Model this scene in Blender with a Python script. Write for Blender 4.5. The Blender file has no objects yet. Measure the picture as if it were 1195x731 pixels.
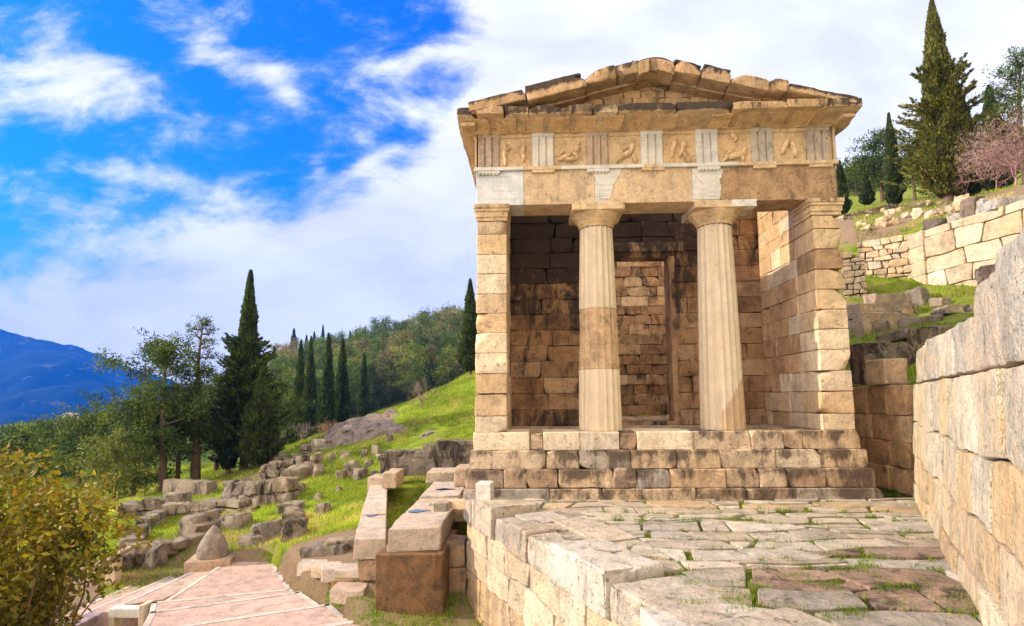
import bpy, math, random
import numpy as np
from mathutils import Vector, Matrix
rnd = random.Random(7)
D2R = math.radians
scene = bpy.context.scene

# ------------------------------------------------------------------ camera
F, CX, CY = 660., 597.5, 401.5            # focal length and optical centre in pixels of the 1195 x 731 photograph
PSI, PIT, ROL = D2R(1.8), D2R(5.5), 0.0083
CP = np.array([0, 0, 1.68])
FW = np.array([-math.sin(PSI)*math.cos(PIT), math.cos(PSI)*math.cos(PIT), math.sin(PIT)])
RT = np.array([math.cos(PSI), math.sin(PSI), 0.]); UP = np.cross(RT, FW)
RT2 = math.cos(ROL)*RT - math.sin(ROL)*UP; UP2 = math.cos(ROL)*UP + math.sin(ROL)*RT
cd = bpy.data.cameras.new('camera'); cam = bpy.data.objects.new('camera', cd); scene.collection.objects.link(cam)
cam.matrix_world = Matrix(((RT2[0], UP2[0], -FW[0], CP[0]), (RT2[1], UP2[1], -FW[1], CP[1]), (RT2[2], UP2[2], -FW[2], CP[2]), (0, 0, 0, 1)))
cd.sensor_width = 36; cd.lens = 36*F/1195; cd.shift_y = (CY-365.5)/1195; cd.clip_end = 12000; cd.clip_start = .05
scene.camera = cam
def ray(px, py): return FW + ((px-CX)/F)*RT2 - ((py-CY)/F)*UP2
def atY(px, py, Y): d = ray(px, py); return CP + d*(Y/d[1])
def atZ(px, py, Z): d = ray(px, py); return CP + d*((Z-CP[2])/d[2])

# ------------------------------------------------------------------ light
SUN_EL, SUN_AZ = D2R(25.5), D2R(-91.0)    # azimuth from +Y, clockwise: the sun stands to the left
sd = Vector((math.sin(SUN_AZ)*math.cos(SUN_EL), math.cos(SUN_AZ)*math.cos(SUN_EL), math.sin(SUN_EL)))
sl = bpy.data.lights.new('sun', 'SUN'); sl.energy = 3.4; sl.angle = D2R(.6); sl.color = (1, .89, .70)
so = bpy.data.objects.new('sun', sl); scene.collection.objects.link(so); so.rotation_euler = sd.to_track_quat('Z', 'Y').to_euler()
scene.view_settings.view_transform = 'Standard'; scene.view_settings.look = 'None'; scene.view_settings.gamma = 1
scene.view_settings.exposure = 1.30
world = bpy.data.worlds.new('World'); scene.world = world; world.use_nodes = True

class NT:
    """tiny node builder"""
    def __init__(s, nt): s.nt = nt; nt.nodes.clear()
    def n(s, t, **k):
        nd = s.nt.nodes.new(t)
        for a, v in k.items():
            if a == 'i':
                for kk, vv in v.items(): s.put(nd.inputs[kk], vv)
            else: setattr(nd, a, v)
        return nd
    def put(s, sock, v):
        if isinstance(v, bpy.types.NodeSocket): s.nt.links.new(v, sock)
        elif isinstance(v, bpy.types.Node): s.nt.links.new(v.outputs[0], sock)
        else: sock.default_value = v
    def m(s, op, a, b=0., c=0., clamp=False):
        nd = s.nt.nodes.new('ShaderNodeMath'); nd.operation = op; nd.use_clamp = clamp
        s.put(nd.inputs[0], a); s.put(nd.inputs[1], b); s.put(nd.inputs[2], c); return nd.outputs[0]
    def ss(s, v, lo, hi):
        nd = s.nt.nodes.new('ShaderNodeMapRange'); nd.interpolation_type = 'SMOOTHSTEP'
        s.put(nd.inputs[0], v); s.put(nd.inputs[1], lo); s.put(nd.inputs[2], hi); return nd.outputs[0]
    def mix(s, f, a, b, mode='MIX'):
        nd = s.nt.nodes.new('ShaderNodeMix'); nd.data_type = 'RGBA'; nd.blend_type = mode
        s.put(nd.inputs[0], f); s.put(nd.inputs[6], a); s.put(nd.inputs[7], b); return nd.outputs[2]
    def noise(s, vec, sc, det=4., ro=.55, dist=0., w=None):
        nd = s.nt.nodes.new('ShaderNodeTexNoise'); s.put(nd.inputs['Vector'], vec)
        nd.inputs['Scale'].default_value = sc; nd.inputs['Detail'].default_value = det; nd.inputs['Roughness'].default_value = ro
        nd.inputs['Distortion'].default_value = dist; return nd.outputs[0]
    def mapv(s, vec, scale=(1, 1, 1), loc=(0, 0, 0), rot=(0, 0, 0)):
        nd = s.nt.nodes.new('ShaderNodeMapping'); s.put(nd.inputs[0], vec)
        nd.inputs[1].default_value = loc; nd.inputs[2].default_value = rot; nd.inputs[3].default_value = scale; return nd.outputs[0]

def build_world():
    b = NT(world.node_tree)
    sky = b.n('ShaderNodeTexSky', sky_type='NISHITA', sun_disc=False, sun_elevation=SUN_EL, sun_rotation=SUN_AZ, air_density=1., dust_density=.6, ozone_density=3.)
    blue = b.mix(1., sky.outputs[0], (.06, .46, 1.45, 1), 'MULTIPLY')
    tc = b.n('ShaderNodeTexCoord'); v = tc.outputs['Generated']
    sp = b.n('ShaderNodeSeparateXYZ', i={0: v})
    yy = b.m('MAXIMUM', sp.outputs[1], .08)
    a = b.m('DIVIDE', sp.outputs[0], yy); e = b.m('DIVIDE', sp.outputs[2], yy)
    P = b.n('ShaderNodeCombineXYZ', i={0: a, 1: e, 2: 0.})
    # streaky cloud texture, stretched along a line that rises to the left
    st = b.mapv(P, (1.0, 2.1, 1), rot=(0, 0, .22))
    wv = b.noise(st, 2.3, 2, .5)
    n1 = b.noise(st, 3.4, 9, .6, .35)
    n2 = b.noise(b.mapv(P, (1., 1.6, 1), (3, 1, 0), (0, 0, .3)), 9., 7, .62, .3)
    nn = b.m('ADD', b.m('MULTIPLY', b.m('SUBTRACT', b.m('ADD', b.m('MULTIPLY', n1, .65), b.m('MULTIPLY', n2, .35)), .5), 2.1), .46)
    bias = None
    def blob(px, py, rx, ry, ang, amt):
        nonlocal bias
        ca, sa = math.cos(ang), math.sin(ang); ax, ey = (px-618)/660, (465-py)/660
        da = b.m('SUBTRACT', a, ax); de = b.m('SUBTRACT', e, ey)
        u = b.m('DIVIDE', b.m('ADD', b.m('MULTIPLY', da, ca), b.m('MULTIPLY', de, sa)), rx/660)
        w = b.m('DIVIDE', b.m('SUBTRACT', b.m('MULTIPLY', de, ca), b.m('MULTIPLY', da, sa)), ry/660)
        r2 = b.m('ADD', b.m('MULTIPLY', u, u), b.m('MULTIPLY', w, w))
        g = b.m('MULTIPLY', b.m('EXPONENT', b.m('MULTIPLY', r2, -1.)), amt)
        bias = g if bias is None else b.m('ADD', bias, g)
    for q in [(90, 60, 130, 38, -.42, .36), (20, 90, 90, 42, -.1, .30), (255, 40, 95, 28, -.5, .33), (320, 85, 42, 16, -.9, .22),
              (465, 48, 60, 17, .25, .30), (160, 190, 80, 20, -.25, .34), (425, 175, 30, 10, .35, .30), (362, 184, 12, 12, 0, .24), (262, 128, 14, 10, 0, .2),
              (45, 225, 120, 34, -.12, .22), (300, 186, 60, 10, .1, .14), (560, 120, 60, 90, .9, .12)]: blob(*q)
    # the big bank: below a line rising to the right, and everything right of the pediment
    edge = b.m('SUBTRACT', b.m('ADD', b.m('MULTIPLY', a, .28), .505), e)       # e below the diagonal
    bank = b.m('MULTIPLY', b.ss(edge, -.08, .20), .95)
    edge2 = b.m('MULTIPLY', b.ss(b.m('ADD', a, b.m('MULTIPLY', e, -.02)), -.26, .02), .85)
    tot = b.m('ADD', b.m('ADD', bias, bank), b.m('ADD', edge2, nn))
    mask = b.ss(tot, .46, .98)
    thin = b.m('MULTIPLY', b.ss(tot, .42, .75), .22)
    mask = b.m('MAXIMUM', mask, thin)
    back = b.ss(sp.outputs[1], .12, .0)                                       # bright unseen cloud behind the camera, added to light the facade
    behind = b.ss(b.noise(v, 2.2, 5, .6), .30, .52)
    mask = b.m('MAXIMUM', mask, b.m('MULTIPLY', back, behind))
    dens = b.ss(b.m('ADD', b.m('MULTIPLY', n1, .6), b.m('MULTIPLY', wv, .4)), .30, .66)
    cc = b.mix(dens, (3.35, 3.4, 3.8, 1), (4.7, 4.7, 4.75, 1))
    cc = b.mix(back, cc, (10.2, 9.2, 7.9, 1))
    hz = b.m('SUBTRACT', 1., b.ss(sp.outputs[2], .0, .28))                      # paler air low down
    blue = b.mix(b.m('MULTIPLY', hz, .6), blue, (2.7, 3.0, 4.1, 1))
    col = b.mix(mask, blue, cc)
    bg = b.n('ShaderNodeBackground', i={0: col, 1: .115})
    b.n('ShaderNodeOutputWorld', i={0: bg})
build_world()

# ------------------------------------------------------------------ numpy helpers
def _h(i, j, k, s):
    x = (i.astype(np.int64)*73856093) ^ (j.astype(np.int64)*19349663) ^ (k.astype(np.int64)*83492791) ^ (s*2654435761)
    x = (x ^ (x >> 13))*1274126177 & 0xffffffff
    x = (x ^ (x >> 16)) & 0xffff
    return x/32767.5-1
def vn(P, s=0):
    P = np.asarray(P, float); i = np.floor(P).astype(int); f = P-i; f = f*f*(3-2*f); r = 0
    for a in (0, 1):
        for b in (0, 1):
            for c in (0, 1):
                w = (f[:, 0] if a else 1-f[:, 0])*(f[:, 1] if b else 1-f[:, 1])*(f[:, 2] if c else 1-f[:, 2])
                r = r + w*_h(i[:, 0]+a, i[:, 1]+b, i[:, 2]+c, s)
    return r
def fbm(P, s=0, o=3):
    P = np.asarray(P, float); r = 0; a = 1.
    for k in range(o): r = r + a*vn(P*2**k, s+k); a *= .5
    return r

SHARP = ('grey_rock', 'weathered_marble', 'step_marble', 'right_wall_stone', 'paving_stone', 'crusted_cornice_marble', 'smoked_inner_marble')
class MB:
    def __init__(s): s.V = []; s.Q = []; s.T = []; s.C = []; s.n = 0
    def add(s, V, Q=None, T=None, col=(1, 1, 1, 0)):
        V = np.asarray(V, float).reshape(-1, 3); c = np.asarray(col, float)
        if c.ndim == 1: c = np.tile(c, (len(V), 1))
        s.V.append(V); s.C.append(c)
        if Q is not None and len(Q): s.Q.append(np.asarray(Q, int)+s.n)
        if T is not None and len(T): s.T.append(np.asarray(T, int)+s.n)
        s.n += len(V)
    def build(s, name, mat, parent=None, smooth=True):
        V = np.concatenate(s.V); C = np.concatenate(s.C)
        Q = np.concatenate(s.Q) if s.Q else np.zeros((0, 4), int); T = np.concatenate(s.T) if s.T else np.zeros((0, 3), int)
        if parent is not None: V = V - np.array(parent.location)
        me = bpy.data.meshes.new(name); me.vertices.add(len(V)); me.vertices.foreach_set('co', V.ravel())
        L = np.concatenate([Q.ravel(), T.ravel()]); me.loops.add(len(L)); me.loops.foreach_set('vertex_index', L.astype(np.int32))
        nf = len(Q)+len(T); me.polygons.add(nf)
        ls = np.concatenate([np.arange(len(Q))*4, len(Q)*4+np.arange(len(T))*3]).astype(np.int32)
        me.polygons.foreach_set('loop_start', ls)
        me.polygons.foreach_set('use_smooth', np.full(nf, smooth))
        me.update(calc_edges=True); me.validate()
        at = me.color_attributes.new('col', 'FLOAT_COLOR', 'POINT'); at.data.foreach_set('color', C.ravel().astype(np.float32))
        if smooth and mat.name in SHARP: me.set_sharp_from_angle(angle=D2R(38))
        me.materials.append(mat)
        o = bpy.data.objects.new(name, me); scene.collection.objects.link(o)
        if parent is not None: o.parent = parent
        return o
def tag(o, label=None, cat=None, group=None, kind=None):
    if label: o['label'] = label
    if cat: o['category'] = cat
    if group: o['group'] = group
    if kind: o['kind'] = kind
    return o
def thing(name, loc, label, cat, group=None):
    o = bpy.data.objects.new(name, None); scene.collection.objects.link(o); o.location = Vector([float(q) for q in loc]); o.empty_display_size = .2
    return tag(o, label, cat, group)
def copy_tree(o, loc, rz=0., sc=1., label=None):
    c = o.copy(); scene.collection.objects.link(c); c.location = Vector([float(q) for q in loc]); c.rotation_euler = (0, 0, rz); c.scale = (sc, sc, sc) if not isinstance(sc, tuple) else sc
    if label: c['label'] = label
    for ch in list(o.children):
        d = ch.copy(); scene.collection.objects.link(d); d.parent = c
    return c

_tc = {}
def tmpl(nx, ny, nz):
    k = (nx, ny, nz)
    if k in _tc: return _tc[k]
    I = np.arange(nx*ny*nz).reshape(k); q = []
    def g(A, flip):
        a, b, c, d = A[:-1, :-1], A[1:, :-1], A[1:, 1:], A[:-1, 1:]
        q.append(np.stack([a, d, c, b] if flip else [a, b, c, d], -1).reshape(-1, 4))
    g(I[:, :, 0], True); g(I[:, :, -1], False); g(I[:, 0, :], False); g(I[:, -1, :], True); g(I[0, :, :], True); g(I[-1, :, :], False)
    Q = np.concatenate(q); used = np.unique(Q); rm = np.full(nx*ny*nz, -1); rm[used] = np.arange(len(used))
    _tc[k] = (used, rm[Q]); return _tc[k]
def lines(h, r, res):
    n = max(1, int(round(2*(h-r)/res)))
    e = min(r*.9, .25*(h-r)); c = np.linspace(-h+r, h-r, n+1)
    return np.concatenate([[-h, -h+.35*r, -h+r, -h+r+e], c[1:-1], [h-r-e, h-r, h-.35*r, h]])
def rbox(mb, lo, hi, r=.010, rough=.006, chip=.02, res=.14, col=(.5, .4, .3, 0), seed=0, warp=None, axes=None, taper=None, nf=3., cuts_=0, cdep=(.015, .06), cfront=True):
    """a stone block: rounded edges, uneven faces, chipped corners"""
    lo = np.array(lo, float); hi = np.array(hi, float); c = (lo+hi)/2; h = np.abs(hi-lo)/2; r = min(r*.62, h.min()*.45)
    xs, ys, zs = [lines(h[k], r, max(res, h[k]*2/14)) for k in range(3)]
    used, Q = tmpl(len(xs), len(ys), len(zs))
    G = np.stack(np.meshgrid(xs, ys, zs, indexing='ij'), -1).reshape(-1, 3)[used]
    q = np.clip(G, -(h-r), h-r); d = G-q; L = np.linalg.norm(d, axis=1, keepdims=True); L[L == 0] = 1; nrm = d/L
    P = q+nrm*r
    W = P+c
    n1 = fbm(W*nf+seed*1.7, seed, 3)[:, None]
    cnt = (np.abs(d) > r*.6).sum(1)
    edge = (cnt >= 2).astype(float)[:, None]
    ch = np.clip(vn(W*4.+seed*3.1, seed+9)-.25, 0, 1)[:, None]
    P = P+nrm*(n1*rough-edge*ch*chip*2.2)
    if taper is not None: P[:, :2] *= (1+taper*(P[:, 2:3]/h[2]))
    if cuts_:      # flat fractures across corners and edges
        rg = random.Random(seed*7+3)
        for _ in range(cuts_):
            n_ = np.array([rg.choice((-1, 1))*rg.uniform(.3, 1), (-1 if cfront else rg.choice((-1, 1)))*rg.uniform(.15, 1), rg.choice((-1, 1, 1))*rg.uniform(.2, 1)]); n_ /= np.linalg.norm(n_)
            dd = (np.abs(n_)*h).sum()-rg.uniform(*cdep)*(1+.6*np.abs(n_).min()/.5); ex = P@n_-dd; ex = ex+vn(W*9, seed)*.012*(ex > -.02)
            P = P-n_*np.maximum(ex, 0)[:, None]
    if axes is not None: P = P@np.asarray(axes)
    P = P+c
    if warp is not None: P = warp(P)
    mb.add(P, Q, col=col)
def tone(base, v=.12, rg=None):
    rg = rg or rnd; k = 1+rg.uniform(-v, v); w = rg.uniform(-.06, .06)
    return (base[0]*k*(1+w*.4), base[1]*k, base[2]*k*(1-w), base[3] if len(base) > 3 else 0.)

def clip_poly(poly, n, d):
    out = []
    for i in range(len(poly)):
        a, b = poly[i], poly[(i+1) % len(poly)]; da, db = a@n-d, b@n-d
        if da <= 0: out.append(a)
        if (da < 0) != (db < 0) and abs(da-db) > 1e-9: out.append(a+(b-a)*(da/(da-db)))
    return out
def voronoi(pts, bounds, aniso=1.):
    """cells of the points inside the convex polygon bounds; aniso stretches the metric in y"""
    pts = np.asarray(pts, float); S = np.array([1, aniso]); res = []
    B = [np.array(p, float)*S for p in bounds]; ps = pts*S
    for i, p in enumerate(ps):
        idx = np.argsort(((ps-p)**2).sum(1))[1:22]; poly = list(B)
        for j in idx:
            q = ps[j]; n = q-p; poly = clip_poly(poly, n, n@(p+q)/2)
            if len(poly) < 3: break
        res.append([v/S for v in poly] if len(poly) > 2 else None)
    return res
def rows_cells(u0, u1, v0, v1, hs, Ls, wob, slant, seed, split=.12):
    rg = random.Random(seed); vs = [v0]
    while vs[-1] < v1: vs.append(vs[-1]+rg.uniform(*hs))
    vs[-1] = v1
    if len(vs) > 2 and vs[-1]-vs[-2] < hs[0]*.5: vs.pop(-2)
    ph = [(rg.uniform(0, 6), rg.uniform(0, 6), rg.uniform(1.5, 2.6), rg.uniform(3.5, 6)) for _ in vs]
    def b(k, u):
        if k in (0, len(vs)-1): return vs[k]
        p = ph[k]; return vs[k]+wob*(math.sin(u*p[2]+p[0])*.6+math.sin(u*p[3]+p[1])*.4)
    out = []
    for k in range(len(vs)-1):
        c = []; x = u0-rg.uniform(0, Ls[1])
        while x < u1+Ls[1]:
            c.append((x+rg.uniform(-slant, slant), x+rg.uniform(-slant, slant))); x += rg.uniform(*Ls)
        for i in range(len(c)-1):
            (a0, a1), (c0, c1) = c[i], c[i+1]
            if c0-a0 < .1 or c1-a1 < .1: continue
            n = max(1, int((c0-a0)/.22))
            bot = [np.array([a0+(c0-a0)*t/n, b(k, a0+(c0-a0)*t/n)]) for t in range(n+1)]; top = [np.array([a1+(c1-a1)*t/n, b(k+1, a1+(c1-a1)*t/n)]) for t in range(n+1)]
            if rg.random() < split and (vs[k+1]-vs[k]) > .25:
                f = rg.uniform(.35, .65); mid = [p*(1-f)+q*f for p, q in zip(bot, top)]
                out.append(bot+mid[::-1]); out.append(mid+top[::-1])
            else: out.append(bot+top[::-1])
    res = []
    for p in out:
        for nrm_, d in ((np.array([-1., 0]), -u0), (np.array([1., 0]), u1)):
            p = clip_poly(p, nrm_, d)
            if len(p) < 3: break
        if len(p) > 2: res.append(p)
    return res
def inset(poly, g):
    P = np.array(poly); n = len(P); P = np.array([P[i] for i in range(n) if np.linalg.norm(P[i]-P[i-1]) > 1e-4]); n = len(P)
    if n < 3: return None
    area = sum(P[i][0]*P[(i+1) % n][1]-P[(i+1) % n][0]*P[i][1] for i in range(n))
    if area < 0: P = P[::-1]
    if abs(area) < .004: return None
    d1 = np.roll(P, -1, 0)-P; d1 /= np.linalg.norm(d1, axis=1, keepdims=True); d0 = np.roll(d1, 1, 0)
    n0 = np.stack([-d0[:, 1], d0[:, 0]], 1); n1 = np.stack([-d1[:, 1], d1[:, 0]], 1); nn = n0+n1; k = np.clip((nn*nn).sum(1, keepdims=True)/2, .6, 2)
    return list(P+nn/k*g)
def shrink(poly, g):
    P = np.array(poly); c = P.mean(0); out = list(P); n = len(P)
    area = sum(P[i][0]*P[(i+1) % n][1]-P[(i+1) % n][0]*P[i][1] for i in range(n))
    sg = 1 if area > 0 else -1
    cur = [p for p in P]
    for i in range(n):
        e = P[(i+1) % n]-P[i]; L = np.linalg.norm(e)
        if L < 1e-6: continue
        nn = np.array([e[1], -e[0]])/L*sg
        cur = clip_poly(cur, nn, nn@P[i]-g)
        if len(cur) < 3: return None
    return cur
def pstone(mb, poly, O, U, V, N, depth, r=.02, rough=.01, col=(.5, .4, .3, 0), seed=0, res=.12, lift=0., nf=3., bulge=0.):
    """a stone whose face is the 2D polygon in the (U,V) plane, standing 'depth' along N from behind O"""
    P = np.array(poly); n = len(P)
    area = sum(P[i][0]*P[(i+1) % n][1]-P[(i+1) % n][0]*P[i][1] for i in range(n))
    if area < 0: P = P[::-1]; area = -area
    if area < .004: return
    seg = []
    for i in range(n):
        a, b = P[i], P[(i+1) % n]; k = max(1, int(np.linalg.norm(b-a)/res))
        for t in range(k): seg.append(a+(b-a)*t/k)
    R = np.array(seg); m = len(R)
    for _ in range(1):
        Rs = (np.roll(R, 1, 0)+R*2+np.roll(R, -1, 0))/4; R = R*.75+Rs*.25
    c = R.mean(0); rad = np.linalg.norm(R-c, axis=1).mean(); k = min(r*.7/rad, .3)
    nr = max(2, int(rad/res)); rings = [(1., -depth), (1., -r), (1-k*.3, -r*.3), (1-k, 0.), (1-k*1.9, 0.)]+[((1-k*1.9)*(1-t/(nr)), 0.) for t in range(1, nr)]
    A = []; O = np.array(O, float); U = np.array(U, float); V = np.array(V, float); N = np.array(N, float)
    for s_, z in rings:
        q = c+(R-c)*s_
        A.append(O+q[:, :1]*U+q[:, 1:]*V+N*(z+lift+bulge*(1-s_*s_)))
    A.append((O+c[0]*U+c[1]*V+N*(lift+bulge))[None]); W = np.concatenate(A)
    no = fbm(W*nf+seed*2.3, seed, 3)*rough; no[:m] = 0
    W = W+N*no[:, None]+(U*vn(W*6, seed+3)[:, None]+V*vn(W*6, seed+5)[:, None])*rough*.6
    i0 = np.arange(m); i1 = (i0+1) % m; Q = []
    for k_ in range(len(rings)-1): Q.append(np.stack([k_*m+i0, k_*m+i1, (k_+1)*m+i1, (k_+1)*m+i0], 1))
    l = len(rings)-1; T = np.stack([l*m+i0, l*m+i1, np.full(m, len(W)-1)], 1)
    if np.dot(np.cross(U, V), N) < 0: Q = [q[:, ::-1] for q in Q]; T = T[:, ::-1]
    mb.add(W, np.concatenate(Q), T, col)
def tube(mb, pts, rad, n=8, col=(1, 1, 1, 0), wob=0., seed=0):
    pts = np.array(pts, float); rad = np.array(rad, float); m = len(pts); A = []
    for i in range(m):
        t = pts[min(i+1, m-1)]-pts[max(i-1, 0)]; t /= np.linalg.norm(t)+1e-9
        a = np.cross(t, [0, 0, 1.]) if abs(t[2]) < .9 else np.cross(t, [1., 0, 0]); a /= np.linalg.norm(a); b = np.cross(t, a)
        th = np.arange(n)/n*2*math.pi
        A.append(pts[i]+rad[i]*(np.cos(th)[:, None]*a+np.sin(th)[:, None]*b))
    W = np.concatenate(A)
    if wob: W = W+vn(W*5, seed)[:, None]*wob*np.repeat(rad, n)[:, None]
    i0 = np.arange(n); i1 = (i0+1) % n
    Q = np.concatenate([np.stack([k*n+i0, k*n+i1, (k+1)*n+i1, (k+1)*n+i0], 1) for k in range(m-1)])
    mb.add(W, Q, col=col)

# ------------------------------------------------------------------ materials
def new_mat(name):
    m = bpy.data.materials.new(name); m.use_nodes = True; return m, NT(m.node_tree)
def finish(b, col, rough=.85, bump=None, dist=.01, spec=.25, trans=None):
    k = {'Base Color': col, 'Roughness': rough, 'Specular IOR Level': spec}
    p = b.n('ShaderNodeBsdfPrincipled', i=k)
    if bump is not None:
        bp = b.n('ShaderNodeBump', i={'Height': bump, 'Strength': 1., 'Distance': dist}); b.put(p.inputs['Normal'], bp.outputs[0])
    b.n('ShaderNodeOutputMaterial', i={0: p.outputs[0]}); return p
def stone(name, patina=(.37, .22, .115, 1), pat=.35, dark=0., darkc=(.025, .018, .014, 1), streak=.3, bump=.012, grit=1., lichen=0., vein=0., moss=0., strvec=(5, 5, .7), con=1.):
    m, b = new_mat(name)
    at = b.n('ShaderNodeAttribute', attribute_name='col'); g = b.n('ShaderNodeNewGeometry'); P = g.outputs['Position']
    n0 = b.noise(P, .9, 5, .6); n1 = b.noise(P, 4.5, 6, .62, .4); n2 = b.noise(P, 26, 5, .65); n3 = b.noise(P, 110, 3, .6)
    c = at.outputs['Color']
    k = b.m('ADD', .47+.14*(1-con), b.m('ADD', b.m('MULTIPLY', b.ss(n1, .3, .7), .50*con), b.m('ADD', b.m('MULTIPLY', b.ss(n2, .3, .7), .26*con), b.m('MULTIPLY', n3, .30))))
    c = b.mix(1., c, b.n('ShaderNodeCombineColor', i={0: k, 1: k, 2: k}).outputs[0], 'MULTIPLY')
    pm = b.m('MULTIPLY', b.ss(b.m('ADD', b.m('MULTIPLY', n1, .55), b.m('MULTIPLY', n0, .45)), .44, .66), pat)
    c = b.mix(pm, c, b.mix(n2, patina, tuple(q*1.5 for q in patina[:3])+(1,)))
    sv = b.noise(b.mapv(P, strvec), 1., 5, .6)
    sm = b.m('MULTIPLY', b.ss(sv, .50, .74), streak)
    c = b.mix(sm, c, b.mix(1., c, (.40, .30, .22, 1), 'MULTIPLY'))
    if vein:
        wv = b.noise(b.mapv(P, (1.2, 1.2, 16)), 1., 4, .6, .6)
        c = b.mix(b.m('MULTIPLY', b.ss(wv, .52, .66), vein), c, b.mix(1., c, (.62, .64, .68, 1), 'MULTIPLY'))
    if lichen:
        lm = b.m('MULTIPLY', b.ss(b.noise(P, 7, 6, .7, .3), .56, .64), lichen); c = b.mix(lm, c, (.42, .40, .34, 1))
    ds = b.m('ADD', b.m('MULTIPLY', b.m('SUBTRACT', b.noise(b.mapv(P, (3.0, 3.0, 1.2), (4, 2, 9)), 1., 9, .72, .6), .5), 1.5), .5)
    dm = b.ss(b.m('ADD', ds, b.m('ADD', b.m('MULTIPLY', at.outputs['Alpha'], .50), dark-.55)), .12, .38)
    c = b.mix(b.m('MULTIPLY', dm, .93), c, b.mix(n2, darkc, tuple(q*2.6 for q in darkc[:3])+(1,)))
    if moss:
        up = b.n('ShaderNodeSeparateXYZ', i={0: g.outputs['Normal']}).outputs[2]
        mm = b.m('MULTIPLY', b.m('MULTIPLY', b.ss(b.noise(P, 3.5, 5, .7), .52, .62), b.ss(up, .3, .8)), moss)
        c = b.mix(mm, c, (.10, .15, .02, 1))
    pit = b.n('ShaderNodeTexVoronoi', i={'Vector': b.mapv(P, (1, 1, 1)), 'Scale': 34.}).outputs[0]
    pt = b.ss(pit, .0, .34)
    hole = b.m('MULTIPLY', b.ss(b.noise(P, 17, 6, .75), .60, .68), .55*grit); c = b.mix(hole, c, b.mix(1., c, (.30, .22, .16, 1), 'MULTIPLY'))
    bh = b.m('ADD', b.m('ADD', b.m('SUBTRACT', b.m('MULTIPLY', n1, 1.4), b.m('MULTIPLY', hole, .8)), b.m('MULTIPLY', n2, .8)), b.m('ADD', b.m('MULTIPLY', n3, .28*grit), b.m('MULTIPLY', pt, .22*grit)))
    finish(b, c, .88, bh, bump*1.5, .2)
    return m
M_mar = stone('weathered_marble', pat=.38, streak=.35, bump=.018)
M_in = stone('smoked_inner_marble', pat=.7, streak=.6, bump=.024, dark=.09)  # black-stained stone, darkened further to stand for the shade inside
M_new = stone('restored_marble', pat=.10, streak=.20, bump=.004, grit=.25, vein=.5, con=.5)
M_corn = stone('crusted_cornice_marble', pat=.45, streak=.35, bump=.03, dark=.06)
M_step = stone('step_marble', pat=.35, streak=.55, bump=.02, dark=.04, darkc=(.06, .042, .03, 1))
M_col = stone('column_marble', pat=.2, streak=.30, bump=.004, con=.35, grit=.3, strvec=(9, 9, .35))
M_gate = stone('right_wall_stone', patina=(.52, .26, .09, 1), pat=.40, streak=.40, bump=.034, strvec=(3.5, 3.5, .9), moss=.0, lichen=.15)
M_pave = stone('paving_stone', patina=(.34, .20, .13, 1), pat=.42, streak=.15, bump=.020, strvec=(1.5, 1.5, 1.5), moss=.12)
M_rock = stone('grey_rock', patina=(.24, .16, .10, 1), pat=.5, streak=.4, bump=.07, lichen=.45, moss=.45, dark=.08)
M_conc = stone('brown_concrete', patina=(.22, .11, .045, 1), pat=.55, streak=.6, bump=.012, moss=0)
M_path = stone('path_concrete', patina=(.42, .24, .18, 1), pat=.6, streak=.1, bump=.010, grit=.9, strvec=(1, 1, 1), dark=-.02)
M_edge = stone('white_edging', patina=(.34, .26, .2, 1), pat=.6, streak=.2, bump=.004, grit=.4)

def mat_ground():
    m, b = new_mat('grass_and_soil')
    at = b.n('ShaderNodeAttribute', attribute_name='col'); g = b.n('ShaderNodeNewGeometry'); P = g.outputs['Position']
    n0 = b.noise(P, .35, 5, .6); n1 = b.noise(P, 2.2, 6, .65); n2 = b.noise(P, 18, 5, .7); n3 = b.noise(P, 70, 3, .6)
    gr = b.mix(b.ss(n1, .35, .65), (.10, .17, .012, 1), (.25, .31, .018, 1))
    gr = b.mix(b.m('MULTIPLY', b.ss(n2, .45, .7), .6), gr, (.38, .38, .03, 1))
    gr = b.mix(b.m('MULTIPLY', b.ss(n0, .52, .66), .4), gr, (.26, .23, .06, 1))
    so = b.mix(n2, (.20, .125, .07, 1), (.42, .30, .19, 1))
    mask = b.ss(b.m('ADD', at.outputs['Alpha'], b.m('MULTIPLY', b.m('SUBTRACT', b.m('ADD', b.m('MULTIPLY', n1, .6), b.m('MULTIPLY', n2, .4)), .5), 1.6)), .42, .58)
    c = b.mix(mask, gr, so); c = b.mix(1., c, at.outputs['Color'], 'MULTIPLY')
    finish(b, c, .95, b.m('ADD', b.m('MULTIPLY', n1, 1.5), b.m('ADD', n2, b.m('MULTIPLY', n3, .5))), .08, .1)
    return m
M_gnd = mat_ground()
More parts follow.
